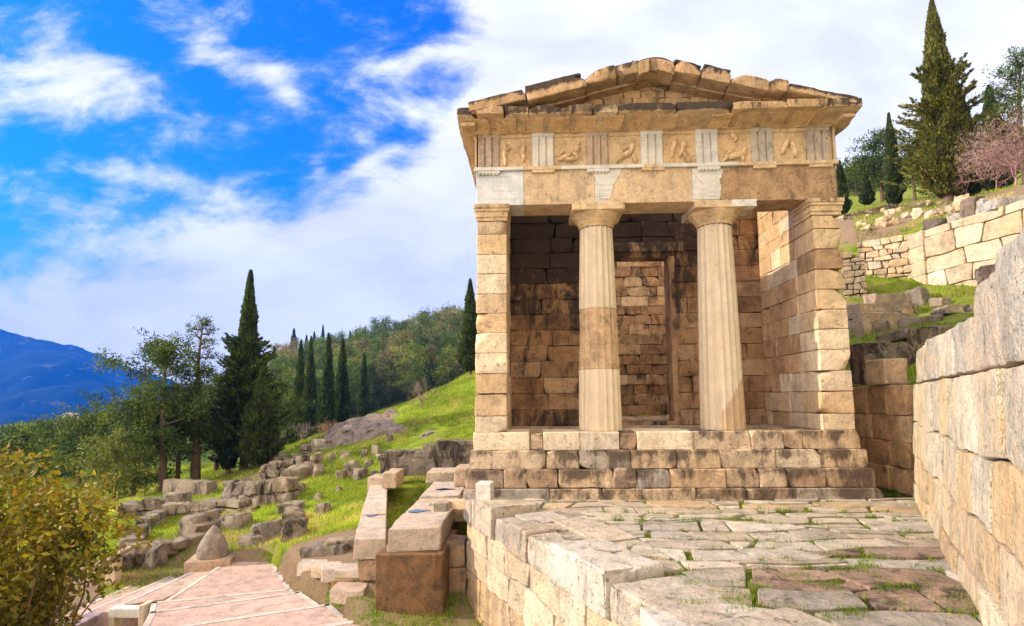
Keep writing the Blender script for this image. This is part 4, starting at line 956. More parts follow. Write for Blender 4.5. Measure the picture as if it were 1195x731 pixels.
    # stacked blocks in the dark gap, flat stones leading back along the flank
    for i, (px, py, Y, w, h, dp, l) in enumerate([(531, 648, 9.6, .34, .40, .5, 'upper of two squared blocks stacked in the dark gap beside the terrace'), (531, 680, 9.6, .36, .42, .5, 'lower of two squared blocks stacked in the dark gap beside the terrace'), (536, 602, 11.0, .5, .26, 1.4, 'worn flat stone in the gap behind the stacked blocks'), (520, 690, 9.0, .0, 0, 0, '')]):
        if not w: continue
        p = atY(px, py, Y); mb = MB(); rbox(mb, (p[0]-w/2, p[1], p[2]-h/2), (p[0]+w/2, p[1]+dp, p[2]+h/2), .04, .02, .05, .08, tone((.36, .25, .16, .3), .08, rg), 670+i); tag(mb.build('stone_block', M_gate), l, 'stone block')
    # stepped dark wall at the corner of the temple
    T = thing('stepped_wall', (-2.7, 16, 0), 'low dark stepped wall of squared blocks climbing the grass behind the plinths', 'wall')
    mb = MB(); Y = 16.5
    for (p0, p1, y0, y1) in [(444, 560, 534, 556), (448, 560, 527, 534.5), (493, 560, 520, 527.5), (508, 560, 515.5, 520.5)]:
        xs_ = cuts(float(atY(p0, y0, Y)[0]), float(atY(p1, y0, Y)[0]), .5, .9, rg); z1, z0 = float(atY(500, y0, Y)[2]), float(atY(500, y1, Y)[2])
        for i in range(len(xs_)-1): rbox(mb, (xs_[i], Y+rg.uniform(-.02, .02), z0), (xs_[i+1], Y+.6, z1), .025, .014, .04, .1, al(tone((.36, .30, .24), .1, rg), .35), 690+i+int(y0))
    mb.build('wall_blocks', M_rock, T)
    for i, (p0, p1, y0, y1, Y, l) in enumerate([(530, 548, 548, 563, 13.2, 'squared block at the foot of the treasury steps behind the long plinth'), (497, 530, 552, 560, 14.6, 'long flat slab in the grass before the stepped wall'), (446, 462, 553, 566, 14.6, 'upright squared block at the left end of the stepped wall')]):
        a, b_ = atY(p0, y0, Y), atY(p1, y1, Y); mb = MB(); rbox(mb, (a[0], Y, b_[2]-.1), (b_[0], Y+1., a[2]), .03, .015, .04, .1, al(tone((.50, .39, .27), .08, rg), .2), 720+i); tag(mb.build('stone_block', M_pave), l, 'stone block')
plinths()
# ------------------------------------------------------------------ the stepped path, the pointed stone, the sign
def path():
    T = []
    def tread(poly, z, edges, w=.09, seed=0):
        P = [atZ(px, py, z)[:2] for px, py in poly]; n = len(P); P = np.array(P)
        area = sum(P[i][0]*P[(i+1) % n][1]-P[(i+1) % n][0]*P[i][1] for i in range(n))
        mb = T_MB; c = tone((.47, .335, .26, .06), .08)
        top = np.array([[p[0], p[1], z] for p in P]); bot = top-[0, 0, .6]
        V = np.concatenate([top, bot]); q = [[i, (i+1) % n, n+(i+1) % n, n+i] for i in range(n)]
        if n == 4: q.append([0, 1, 2, 3] if area > 0 else [3, 2, 1, 0])
        mb.add(V, q, None, c)
        if n == 5: mb.add(top, [[0, 1, 2, 3]], [[0, 3, 4]], c)
        cen = P.mean(0)
        for e in edges:
            a, b = P[e], P[(e+1) % n]; d = (b-a)/np.linalg.norm(b-a); nn = np.array([-d[1], d[0]])
            if (cen-a)@nn < 0: nn = -nn
            a2, b2 = a-nn*.012, b-nn*.012
            V = np.array([[*a2, z+.006], [*b2, z+.006], [*(b+nn*w), z+.006], [*(a+nn*w), z+.006], [*a2, z-.12], [*b2, z-.12]])
            E_MB.add(V, [[0, 1, 2, 3], [0, 1, 5, 4]], None, tone((.55, .48, .40, .2), .12))
    T_MB, E_MB = MB(), MB()
    tread([(262, 657), (319, 656.5), (340, 689), (178, 712)], -1.95, [0, 1, 3], .085)
    tread([(178, 704), (338, 688.5), (352, 695), (172, 728)], -1.89, [0, 1, 3], .07)
    tread([(176, 715), (349, 691.5), (380, 712), (160, 745)], -1.82, [0, 1, 3], .085)
    tread([(166, 738), (384, 705.5), (418, 735), (150, 775)], -1.74, [0, 1, 3], .09)
    tread([(160, 762), (425, 723.5), (500, 790), (140, 830)], -1.66, [0, 1], .10)
    tread([(232, 664.5), (262, 664), (190, 700), (137, 708)], -2.02, [0, 3], .07)
    tread([(200, 672.5), (238, 672), (150, 712), (92, 719)], -2.10, [0, 3], .07)
    tread([(163, 679.5), (204, 679), (118, 716), (55, 726)], -2.18, [0, 3], .07)
    tread([(121, 686.5), (168, 686), (90, 716), (20, 726)], -2.26, [0, 3], .07)
    tag(T_MB.build('path', M_path, smooth=False), kind='structure'); tag(E_MB.build('path_edging', M_edge, smooth=False), kind='structure')
    # low purple-grey kerb wall and white beam in the lower corner
    p0, p1 = atZ(104, 716, -2.05), atZ(134, 712, -2.05); mb = MB()
    rbox(mb, (p0[0]+.05, p0[1]-.75, -2.9), (p1[0], p0[1]-.05, -2.0), .02, .01, .02, .1, (.36, .28, .30, .05), 3); tag(mb.build('low_wall', M_gate), 'short rough mauve-grey wall end beside the lowest steps of the path', 'wall')
    mb = MB(); a, b = atZ(132, 709, -1.93), atZ(174, 709, -1.93); rbox(mb, (a[0], a[1]-.1, -2.08), (b[0], a[1]+.1, -1.93), .01, .003, .01, .2, (.72, .66, .58, 0), 4)
    rbox(mb, (b[0]-.10, a[1]-.12, -2.3), (b[0], a[1]+.12, -1.86), .01, .003, .01, .2, (.66, .5, .36, 0), 5); rbox(mb, (a[0], a[1]-.1, -2.6), (a[0]+.1, a[1]+.1, -2.08), .01, .003, .01, .2, (.66, .5, .36, 0), 6)
    tag(mb.build('stone_beam', M_edge), 'pale stone beam on two short posts beside the path steps', 'beam')
    # irregular flags between the path and the plinths
    rg = random.Random(4); A = [hitL(*q, 7., 40.)[:2] for q in ((322, 655), (340, 650), (380, 655), (409, 662), (409, 690), (434, 728), (400, 726), (345, 688))]
    ptsw = []
    x0, x1 = min(p[0] for p in A), max(p[0] for p in A); y0, y1 = min(p[1] for p in A), max(p[1] for p in A)
    y = y0
    while y < y1:
        x = x0+rg.uniform(0, .3)
        while x < x1: ptsw.append((x+rg.uniform(-.1, .1), y+rg.uniform(-.1, .1))); x += rg.uniform(.38, .62)
        y += rg.uniform(.32, .5)
    cells = rows_cells(x0-.6, x1+.6, y0-.3, y1+.3, (.35, .6), (.4, .95), .08, .12, 14, .1); mb = MB(); nfl = 0
    mid_ = np.mean(A, 0); A = [mid_+(np.array(p)-mid_)*[1.2, 1.06] for p in A]
    def inside(p):
        c = False; n = len(A)
        for i in range(n):
            a, b = A[i], A[(i+1) % n]
            if (a[1] > p[1]) != (b[1] > p[1]) and p[0] < (b[0]-a[0])*(p[1]-a[1])/(b[1]-a[1])+a[0]: c = not c
        return c
    for i, c in enumerate(cells):
        if c is None or not inside(np.mean(c, 0)): continue
        cen = np.mean(c, 0); q = inset(c, rg.uniform(.01, .04))
        if q and in_poly(np.array([cen[0]-.1]), np.array([cen[1]]), PATHP)[0]: continue
        nfl += 1
        if q: pstone(mb, q, (0, 0, max(gz(*cen), -1.9)+.05), (1, 0, 0), (0, 1, 0), (0, 0, 1), .2, .018, .012, tone(rg.choice([(.56, .46, .36), (.50, .38, .28)])+(.1,), .1, rg), 740+i, .1)
    tag(mb.build('flagstone_pavement', M_pave), kind='structure')
    # pointed egg-shaped stone on its base
    p = atZ(237, 664, -2.02); T = thing('omphalos_stone', (p[0], p[1]+.3, -2.1), 'smooth grey egg-shaped pointed stone standing on a low square base beside the path', 'carved stone')
    p = hitL(236, 668, 8., 40.); k = p[1]/660; cx, cy = p[0], p[1]+.40; n = 40; ZB = gz(cx, cy-.2)+.13; T.location = (cx, cy, ZB-.15); prof = []
    for t in np.linspace(0, 1, 22): prof.append((17.5*k*max(.002, 1-t**1.75)**.85, ZB+.01+36*k*t))
    prof = [(17.5*k, ZB-.01)]+prof; th = np.arange(n)/n*2*math.pi
    W = np.concatenate([np.stack([cx+r_*np.cos(th), cy+r_*np.sin(th), np.full(n, z_)], 1) for r_, z_ in prof]); dd = np.stack([W[:, 0]-cx, W[:, 1]-cy, W[:, 2]*0], 1); W += dd*fbm(W*3, 4, 3)[:, None]*.05
    i0 = np.arange(n); i1 = (i0+1) % n; mb = MB(); mb.add(W, np.concatenate([np.stack([q*n+i0, q*n+i1, (q+1)*n+i1, (q+1)*n+i0], 1) for q in range(len(prof)-1)]), col=(.22, .185, .15, .2)); mb.build('cone', M_mar, T)
    mb = MB(); rbox(mb, (cx-.46, cy-.42, ZB-.5), (cx+.46, cy+.42, ZB), .02, .008, .02, .1, (.44, .31, .21, .1), 5, axes=Matrix.Rotation(-.25, 3, 'Z')); mb.build('base', M_mar, T)
    # slanted information panel on a post
    p = hitL(132, 683, 8., 40.); k = p[1]/660; zg = float(p[2]); T = thing('information_sign', (p[0], p[1], zg), 'slanted information panel on a thick sandy post beside the path, half behind the bush', 'sign')
    mb = MB(); rbox(mb, (p[0]-.11, p[1]-.1, zg-.4), (p[0]+.10, p[1]+.10, zg+27*k), .01, .004, .01, .2, (.62, .46, .30, 0), 8); mb.build('post', M_edge, T)
    an = D2R(32); ax = np.array([[math.cos(an), 0, math.sin(an)], [0, 1, 0], [-math.sin(an), 0, math.cos(an)]]); c = np.array([p[0]-.02, p[1], zg+30*k])
    mb = MB(); h = np.array([.46, .26, .025]); rbox(mb, c-h, c+h, .008, 0, 0, .2, (.55, .46, .38, 0), 9, axes=ax); mb.build('panel', M_edge, T)
    mb = MB(); c = c+ax[2]*.03; h = np.array([.40, .21, .003]); rbox(mb, c-h, c+h, .001, 0, 0, .2, (.34, .33, .32, 0), 9, axes=ax); mb.build('printed_face', plain('sign_face', (.34, .32, .30, 1), .5, ns=30, v=.6), T)
path()
# ------------------------------------------------------------------ ruins on the left slope and terraces on the right
rz = random.Random(17)
GREYS = [(.36, .29, .22), (.41, .33, .24), (.29, .225, .165), (.44, .34, .235)]
LITS = [(.62, .48, .32), (.56, .42, .27), (.66, .54, .39), (.50, .35, .21)]
def line_wall(name, label, pts, h, th, mat=None, L=(.4, .8), rows=2, pal=GREYS, f=gz, sink=.15, rnd_=.05, dark=.2, cat='wall', tops=None, seed=0):
    """a ruined wall of separate stones along a ground line given as world points"""
    mat = mat or M_rock; rg = random.Random(seed+99); T = thing(name, (pts[0][0], pts[0][1], pts[0][2]), label, cat); mb = MB(); P = [np.array(p[:2], float) for p in pts]
    sg = 0
    for a, b in zip(P[:-1], P[1:]):
        L_ = np.linalg.norm(b-a); u = (b-a)/L_; n = np.array([-u[1], u[0]]); ax = np.array([[u[0], u[1], 0], [n[0], n[1], 0], [0, 0, 1]])
        for r_ in range(rows):
            cs = cuts(0, L_, L[0], L[1], rg, -rg.uniform(0, .3)*L[0]); cs = sorted(c for c in cs if c >= 0)
            for i in range(len(cs)-1):
                if r_ == rows-1 and rows > 1 and rg.random() < .12: continue
                m = (cs[i]+cs[i+1])/2; q = a+u*m; zb = f(*q)-sink; hh = (h+sink)/rows; jz = rg.uniform(-.04, .06)
                if tops is not None: hh = (max(.1, tops(q)-zb))/rows; jz *= .5
                c = np.array([q[0], q[1], zb+hh*(r_+.5)]); hv = np.array([(cs[i+1]-cs[i])/2-.008, th/2*rg.uniform(.85, 1.1), hh/2+(jz if r_ == rows-1 else 0)])
                rbox(mb, c-hv, c+hv, min(rnd_*.6, hv[2]*.5), rnd_*.6, rnd_*1.3, .10, al(tone(rg.choice(pal), .22, rg), dark*rg.uniform(.5, 1.8)), seed+sg, axes=ax, nf=4, cuts_=2, cdep=(.02, .09), cfront=False); sg += 1
    mb.build('stones', mat, T); return T
def px_line(*q): return [hitL(a, b, 9., 80.) for a, b in q]
def boulder(p, s, label=None, group=None, pal=GREYS, name='boulder', dark=.2, rot=0., f=gz, mat=None, seed=0, rr=.45, cat='boulder'):
    mb = MB(); h = np.array(s)/2; rbox(mb, -h, h, min(h)*rr*1.1, min(s)*.10, min(s)*.16, max(s)/12, al(tone(rz.choice(pal), .1, rz), dark), seed, nf=2.2/max(s), cuts_=4, cdep=(.10*min(s), .42*min(s)), cfront=False)
    o = mb.build(name, mat or M_rock); o.location = (p[0], p[1], f(p[0], p[1])+h[2]*.48); o.rotation_euler = (rz.uniform(-.15, .15), rz.uniform(-.15, .15), rot); tag(o, label, cat, group); return o
def left_ruins():
    line_wall('ruined_wall', 'curving low wall of squared grey blocks bending through the grass above the bush', px_line((152, 652), (166, 622), (190, 606), (220, 601), (300, 596)), .34, .45, rows=2, L=(.5, .9), seed=1000)
    line_wall('ruined_wall', 'heap-like row of pitted rubble masonry on the left, beyond the curving wall', px_line((138, 607), (170, 600), (218, 592)), .40, .7, rows=2, L=(.5, 1.0), rnd_=.09, seed=1100, dark=.3)
    line_wall('ruined_wall', 'straight grey wall of large flat slabs at the feet of the tall trees', px_line((196, 580), (248, 578)), .55, .5, rows=1, L=(1.2, 2.0), rnd_=.04, seed=1150)
    line_wall('ruined_wall', 'row of big rounded boulders forming a wall across the middle of the grassy slope', px_line((268, 590), (310, 587), (345, 583)), .66, .6, rows=2, L=(.4, .9), rnd_=.12, seed=1200)
    line_wall('ruined_wall', 'low rubble wall climbing towards the big grey outcrop', px_line((305, 563), (340, 555), (372, 548)), .6, .6, rows=3, L=(.3, .6), rnd_=.07, seed=1300, pal=GREYS+LITS[3:])
    line_wall('ruined_wall', 'crumbling wall top running up to the left end of the outcrop', px_line((312, 545), (352, 532), (380, 522)), .38, .5, rows=2, L=(.35, .7), rnd_=.07, seed=1350, pal=LITS[2:]+GREYS)
    p = px_line((172, 668), (195, 660))
    for i, (px, py, s, l) in enumerate([(163, 660, (.48, .5, .66), 'squared two-course block nearest the sign'), (182, 658, (.6, .5, .62), 'broad cracked block right of the squared one, near the sign'), (200, 645, (.32, 1.1, .3), 'long slab, first of three lying side by side in the grass'), (210, 643, (.32, 1.1, .3), 'long slab, middle of three lying side by side in the grass'), (222, 640, (.32, 1.1, .3), 'long slab, last of three lying side by side in the grass'),
              (235, 620, (.5, .9, .55), 'dark squarish stone above the three slabs'), (248, 619, (.45, 1.3, .3), 'slanting narrow kerb stone above the three slabs'), (274, 616, (.7, .5, .4), 'squarish grey stone at the right end of the slab row'), (146, 668, (.4, .4, .5), 'pale stone just behind the sign panel')]):
        boulder(hitL(px, py), s, l, rot=-.35, seed=20+i, rr=.3, name='stone_block', cat='stone block')
    for i, (px, py, s, l) in enumerate([(317, 629, (.5, .45, .55), 'squarish grey boulder standing alone in the grass left of the slab ladder'), (294, 636, (.5, .35, .25), 'small flat stone lying in the grass left of the squarish boulder'), (377, 601, (.32, .3, .32), 'small bluish cube-like stone in the grass'), (381, 646, (1.1, .4, .25), 'long flat rock at the upper edge of the flagstones'), (400, 640, (.7, .6, .25), 'flat rock beside the narrower plinth'), (346, 565, (1.0, .8, .8), 'pale split boulder in the weeds beyond the boulder wall'), (410, 556, (.5, .5, .6), 'round pale stone in the bright weeds below the outcrop')]):
        boulder(hitL(px, py), s, l, rot=rz.uniform(-.4, .4), seed=40+i, name='boulder')
    for i, (py, w) in enumerate([(628, 30), (616, 28), (607, 26), (600, 25), (593, 23)]):
        p = hitL(345-i*.5, py+2); k = p[1]/660; boulder(p, (w*k*.9, .34, .5 if i == 0 else .26), ('nearest and darkest' if i == 0 else ['', 'second', 'third', 'fourth', 'topmost'][i])+' of the short slabs laid like a ladder up the grass', 'ladder of slabs in the grass', seed=60+i, rr=.25, name='stone_slab', cat='slab', dark=.5 if i == 0 else .15)
    for i, (px, py) in enumerate([(364, 548), (372, 556), (404, 536), (412, 548), (398, 560), (388, 540), (425, 535), (440, 533), (430, 545), (455, 518), (447, 540), (436, 556), (420, 560), (350, 575), (330, 600), (300, 625), (395, 575), (372, 585)]):
        s = rz.uniform(.22, .42); p = hitL(px, py); boulder(p, (s, s*.8, s*rz.uniform(.8, 1.3)), 'small grey fallen stone scattered in the bright grass below the outcrop', 'fallen stones below the outcrop', rot=rz.uniform(0, 3), seed=80+i, name='fallen_stone', cat='stone')
    # the big outcrop: a ridge of bedrock
    mb = MB(); A = hitL(352, 530, 20, 60); B = hitL(517, 506, 20, 45); n, m = 70, 16; V = []
    tops_px = [(352, 522), (372, 505), (395, 494), (420, 491), (445, 490), (475, 498), (495, 497), (517, 490)]
    for i in range(n):
        t = i/(n-1); q = A*(1-t)+B*t; px = 352+(517-352)*t; ty = np.interp(px, [a for a, _ in tops_px], [b for _, b in tops_px]); zt = atY(px, ty, q[1]+.6)[2]; zb = gz(q[0], q[1])-.4
        e = math.sin(math.pi*min(1, max(0, t)))**.35
        zt = zb+.2+(zt-zb-.2)*e
        for j in range(m):
            s_ = j/(m-1); a = s_*math.pi*.5; V.append([q[0], q[1]-.2+1.6*(1-math.cos(a))*1., zb+(zt-zb)*.97*math.sin(a)**.75])
    V = np.array(V); nn = fbm(V*.9, 5, 4); V[:, 1] += nn*.5+np.abs(fbm(V*[.8, .8, 2.6], 25, 4))*.35; V[:, 2] += fbm(V*1.7, 9, 3)*.16; V[:, 0] += fbm(V*1.3, 19, 3)*.2
    I = np.arange(n*m).reshape(n, m); mb.add(V, np.stack([I[:-1, :-1], I[1:, :-1], I[1:, 1:], I[:-1, 1:]], -1).reshape(-1, 4), col=(.34, .27, .23, .15))
    tag(mb.build('rock_outcrop', M_rock), 'big smooth grey-brown rock outcrop rising from the green slope left of the treasury', 'rock')
    mb = MB(); A = hitL(366, 515, 24, 60); B = hitL(470, 486, 24, 45); V = []
    for i in range(n):
        t = i/(n-1); q = A*(1-t)+B*t; zb = gz(q[0], q[1])-.5; zt = zb+.5+.6*math.sin(math.pi*t)**.5
        for j in range(m): s_ = j/(m-1); a = s_*math.pi*.5; V.append([q[0], q[1]-.2+1.4*(1-math.cos(a)), zb+(zt-zb)*math.sin(a)**.75])
    V = np.array(V); V[:, 1] += fbm(V*1.1, 15, 4)*.35; V[:, 2] += fbm(V*1.9, 29, 3)*.15
    mb.add(V, np.stack([I[:-1, :-1], I[1:, :-1], I[1:, 1:], I[:-1, 1:]], -1).reshape(-1, 4), col=(.34, .25, .19, .25))
    tag(mb.build('rock_ledge', M_rock), 'long dark rock ledge in the grass just above the big outcrop', 'rock')
left_ruins()
def right_terraces():
    # polygonal masonry wall, rubble wall and the small walls below them
    Wt = thing('terrace_wall', (14, 20, 6), 'high cream wall of large fitted blocks on the terrace above the sunlit wall', 'wall'); rg = random.Random(31)
    A = atY(1083, 345, 20.2); B = atY(1240, 335, 17.0); U = np.array([B[0]-A[0], B[1]-A[1], 0]); Lw = np.linalg.norm(U); U /= Lw; N = np.array([U[1], -U[0], 0]); O = np.array([A[0], A[1], 0])
    if N[1] > 0: N = -N
    zb = A[2]-.8; zt0 = atY(1083, 268, 20.2)[2]; zt1 = atY(1195, 236, 17.9)[2]; kk = (zt1-zt0)/(Lw*.72); mb = MB()
    cells = [[np.array([p[0], p[1]+kk*p[0]]) for p in c] for c in rows_cells(0, Lw, zb-2.0, zt0, (.55, .75), (.7, 1.5), .05, .10, 31, .0)]
    n_ = np.array([-kk, 1.])
    for i, c in enumerate(cells):
        q = inset(c, .008) if len(c) > 2 else None
        if q: pstone(mb, q, O-N*rg.uniform(0, .05), U, (0, 0, 1), N, .9, .03, .03, al(tone(rg.choice([(.68, .58, .43), (.64, .53, .38), (.58, .45, .30)]), .12, rg), .12), 1500+i, .16)
    # its end face
    zs = list(np.linspace(zb, zt0, 7)); 
    for k in range(6): rbox(mb, (A[0]-.02, A[1]+.05, zs[k]), (A[0]+.5, A[1]+2.5, zs[k+1]), .04, .02, .04, .2, al(tone((.62, .48, .32), .08, rg), .05), 1560+k)
    mb.build('wall_blocks', M_gate, Wt)
    def rubble(name, label, p0, p1, Y0, Y1, top0, top1, size, pal, sd, extra=.4, an=1.9, mat=None):
        T = thing(name, atY(p0[0], p0[1], Y0), label, 'wall'); rg = random.Random(sd); a = atY(p0[0], p0[1], Y0); b = atY(p1[0], p1[1], Y1); ta = atY(top0[0], top0[1], Y0)[2]; tb = atY(top1[0], top1[1], Y1)[2]
        U = np.array([b[0]-a[0], b[1]-a[1], 0]); Lw = np.linalg.norm(U); U /= Lw; N = np.array([U[1], -U[0], 0]); N = -N if N[1] > 0 else N; O = np.array([a[0], a[1], 0]); mb = MB()
        cells = rows_cells(0, Lw, min(a[2], b[2])-extra, max(ta, tb)+.01, (size*.5, size*.95), (size*.7, size*2.0), size*.16, size*.2, sd, .2); n_ = np.array([-(tb-ta)/Lw, 1.])
        for i, c in enumerate(cells):
            c = clip_poly(c, n_, n_@np.array([0, ta])); q = inset(c, size*.02) if len(c) > 2 else None
            if q: pstone(mb, q, O-N*rg.uniform(0, size*.3), U, (0, 0, 1), N, .6, size*.10, size*.08, al(tone(rg.choice(pal), .18, rg), .16), sd+i, size*.4)
        mb.build('stones', mat or M_gate, T)
    rubble('rubble_wall', 'tall rough wall of small tawny rubble stones left of the cream fitted wall', (1004, 350), (1088, 348), 21.8, 20.6, (1004, 282), (1088, 268), .30, LITS, 1700)
    rubble('rubble_wall', 'shaded stub of rubble masonry right against the treasury edge', (985, 352), (1013, 350), 20.5, 20.2, (985, 290), (1010, 300), .26, [(.3, .22, .15), (.36, .27, .19)], 1900)
    rubble('rubble_wall', 'low lit rubble bank below the row of cypresses', (1060, 268), (1130, 250), 27.5, 26.5, (1060, 252), (1130, 236), .30, LITS, 2000)
    rubble('rubble_wall', 'thin terrace wall climbing the grass right behind the treasury corner', (990, 283), (1070, 263), 25.5, 26, (990, 272), (1070, 252), .28, LITS+GREYS, 2100)
    rubble('rubble_wall', 'upper thin terrace wall crossing the bright green bank', (985, 258), (1045, 244), 32, 33, (985, 250), (1045, 236), .28, LITS+GREYS, 2200)
    line_wall('ruined_wall', 'broken row of squared blocks on the lit ledge beside the treasury edge', [atY(995, 376, 17.4), atY(1058, 366, 17.6)], .75, .6, rows=2, L=(.5, 1.0), pal=LITS+GREYS, f=gr, seed=2300, mat=M_gate, sink=.3)
    line_wall('ruined_wall', 'lower broken row of weathered blocks in front of the lit ledge', [atY(1002, 396, 16.2), atY(1045, 390, 16.4)], .5, .5, rows=1, L=(.6, 1.0), pal=LITS+GREYS, f=gr, seed=2350, mat=M_gate, sink=.3)
    line_wall('ruined_wall', 'long dark low wall in shade directly above the gap beside the treasury', [atY(1000, 442, 11.8), atY(1062, 428, 11.8), atY(1125, 412, 11.4)], .52, .5, rows=1, L=(.8, 1.5), pal=GREYS, f=gr, seed=2400, dark=.4, sink=.3)
    for i, (px, py, Y, s) in enumerate([(1012, 412, 14, (1.0, .6, .3)), (1050, 405, 14, (.9, .5, .25)), (1090, 395, 13.5, (1.2, .5, .3)), (1075, 385, 15.5, (1.0, .5, .3)), (1105, 372, 16, (.8, .5, .3)), (1040, 378, 17, (.8, .6, .5)), (1062, 362, 18, (.5, .5, .45)), (1050, 372, 17, (.5, .4, .35)), (1100, 357, 18, (.7, .4, .3)), (1125, 362, 16, (.6, .4, .3)), (1030, 395, 16, (.5, .4, .4)), (1073, 350, 19.4, (.7, .5, .7))]):
        p = atY(px, py, Y); boulder(p, s, 'grey stone lying in the shaded grass between the ruined terrace walls', 'stones on the shaded terrace', rot=rz.uniform(0, 3), seed=2500+i, f=gr, name='fallen_stone', cat='stone')
    for i, (px, py, Y, s, l, pal) in enumerate([(1102, 262, 21.6, (1.2, .7, .5), 'dark rounded boulder on the left end of the cream wall top', [(.22, .16, .12)]), (1135, 248, 19.2, (.42, .6, .95), 'leaning dark slab on the cream wall top under the cypress', [(.3, .22, .16)]), (1122, 254, 19.6, (.7, .5, .55), 'pale block lying left of the leaning slab on the cream wall', [(.6, .5, .38)]), (1147, 243, 19., (.6, .5, .6), 'pale block lying right of the leaning slab on the cream wall', [(.66, .58, .46)]), (1175, 236, 18.5, (1.4, .6, .45), 'broad pale block near the right end of the cream wall top', [(.62, .55, .46)])]):
        p = atY(px, py, Y); o = boulder(p, s, l, seed=2600+i, pal=pal, f=lambda a, b, p=p: p[2]-.2, rr=.3, name='stone_block', cat='stone block')
    for i in range(46):
        px = rz.uniform(995, 1130); py = np.interp(px, [995, 1060, 1130], [278, 262, 246])-rz.uniform(0, 22); p = hitL(px, py, 22, 60, gr)
        if p[1] > 50: continue
        s = rz.uniform(.2, .5); boulder(p, (s, s*.8, s*.7), 'small tawny stone strewn over the bank above the rubble wall', 'stones strewn over the upper bank', pal=LITS, rot=rz.uniform(0, 3), seed=2700+i, f=gr, name='fallen_stone', cat='stone', mat=M_gate)
right_terraces()

# ------------------------------------------------------------------ vegetation
def nrm(v): return v/(np.linalg.norm(v, axis=1, keepdims=True)+1e-9)
def leaves(mb, C, D, ln, wd, cols, rs, flat=.6):
    """one quad (kite) per leaf: centres C, directions D"""
    n = len(C); D = nrm(D); A = rs.normal(size=(n, 3)); S = nrm(np.cross(D, A)); ln = np.broadcast_to(ln, (n,))[:, None]; wd = np.broadcast_to(wd, (n,))[:, None]
    U = np.cross(S, D)
    p0 = C-D*ln*.5; p1 = C+S*wd*.5+U*wd*.12; p2 = C+D*ln*.5; p3 = C-S*wd*.5+U*wd*.12
    V = np.stack([p0, p1, p2, p3], 1).reshape(-1, 3); Q = np.arange(n*4).reshape(n, 4); c = np.repeat(np.concatenate([cols, np.zeros((n, 1))], 1), 4, 0)
    mb.add(V, Q, col=c)
def clumpcol(rs, n, pal, P=None, v=.25):
    pal = np.array(pal); c = pal[rs.integers(0, len(pal), n)]*(1+rs.uniform(-v, v, (n, 1))); return c
def cypress(name, h, r, seed, n=9000, sz=.13, pal=((.042, .066, .014), (.070, .098, .018), (.026, .042, .012)), ragged=.0, label=None, cat='cypress', loc=(0, 0, 0), trunk=.06, rb=.55):
    rs = np.random.default_rng(seed); T = thing(name, loc, label, cat); L = np.array(loc, float)
    mb = MB(); tube(mb, [L+[0, 0, -.3], L+[.02, 0, h*.3], L+[0, 0, h*.85]], [h*.022, h*.016, h*.004], 7, (.16, .11, .075, 0)); mb.build('trunk', M_bark, T)
    t = rs.uniform(0, 1, n)**1.15; z = trunk*h+t*(1-trunk)*h
    prof = np.where(t < .12, .45+.55*(t/.12)**.7, (1-(t-.12)/.88)**.72)*r
    na = 140; ca = rs.uniform(0, 2*math.pi, na); ct = rs.uniform(0, 1, na); ce = rs.uniform(.0, 1., na)**2
    a = rs.uniform(0, 2*math.pi, n); P3 = np.stack([np.cos(a), np.sin(a), z/h*9], 1); lump = fbm(P3*1.8, seed, 3)
    rad = prof*(.80+.26*lump)*np.sqrt(rs.uniform(rb, 1, n))
    C = np.stack([rad*np.cos(a), rad*np.sin(a), z], 1); D = np.stack([np.cos(a)*.45, np.sin(a)*.45, np.ones(n)], 1)+rs.normal(size=(n, 3))*.25
    if ragged:   # side sprays that stick out
        k = int(n*.55); ns = int(60+h*9); sa = rs.uniform(0, 2*math.pi, ns); st = rs.uniform(.03, .62, ns); sl = rs.uniform(.3, 1., ns)*ragged*(1-st)*1.3; pick = rs.integers(0, ns, k); u = rs.uniform(0, 1, k)
        pr = np.where(st < .12, .7, (1-(st-.12)/.88)**.72)*r*.7; R_ = pr[pick]+sl[pick]*u; aa = sa[pick]+rs.normal(size=k)*.10*(1.2-u)
        zz = trunk*h+st[pick]*(1-trunk)*h+(u**1.6)*sl[pick]*.45+rs.normal(size=k)*.09*(1.3-u)
        C = np.concatenate([C, np.stack([R_*np.cos(aa), R_*np.sin(aa), zz], 1)]); D = np.concatenate([D, np.stack([np.cos(aa), np.sin(aa), np.full(k, .5)], 1)+rs.normal(size=(k, 3))*.4])
    cols = clumpcol(rs, len(C), pal); q = fbm(C*1.7, seed+5, 2); cols *= (1+.35*q)[:, None]
    mb = MB(); leaves(mb, C+L, D, rs.uniform(.7, 1.4, len(C))*sz*1.6, rs.uniform(.7, 1.2, len(C))*sz*.7, cols, rs)
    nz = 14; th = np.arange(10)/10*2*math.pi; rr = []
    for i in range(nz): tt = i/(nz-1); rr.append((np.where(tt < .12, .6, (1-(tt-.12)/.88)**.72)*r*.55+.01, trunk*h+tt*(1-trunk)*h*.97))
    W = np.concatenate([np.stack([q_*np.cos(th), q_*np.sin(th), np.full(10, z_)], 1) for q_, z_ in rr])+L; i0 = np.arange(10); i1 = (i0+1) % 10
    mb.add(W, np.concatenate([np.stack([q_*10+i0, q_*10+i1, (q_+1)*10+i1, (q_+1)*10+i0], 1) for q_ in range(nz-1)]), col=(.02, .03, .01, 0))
    mb.build('crown', M_leaf, T); return T
PINE = ((.038, .066, .010), (.066, .10, .013), (.022, .042, .008), (.105, .135, .016))
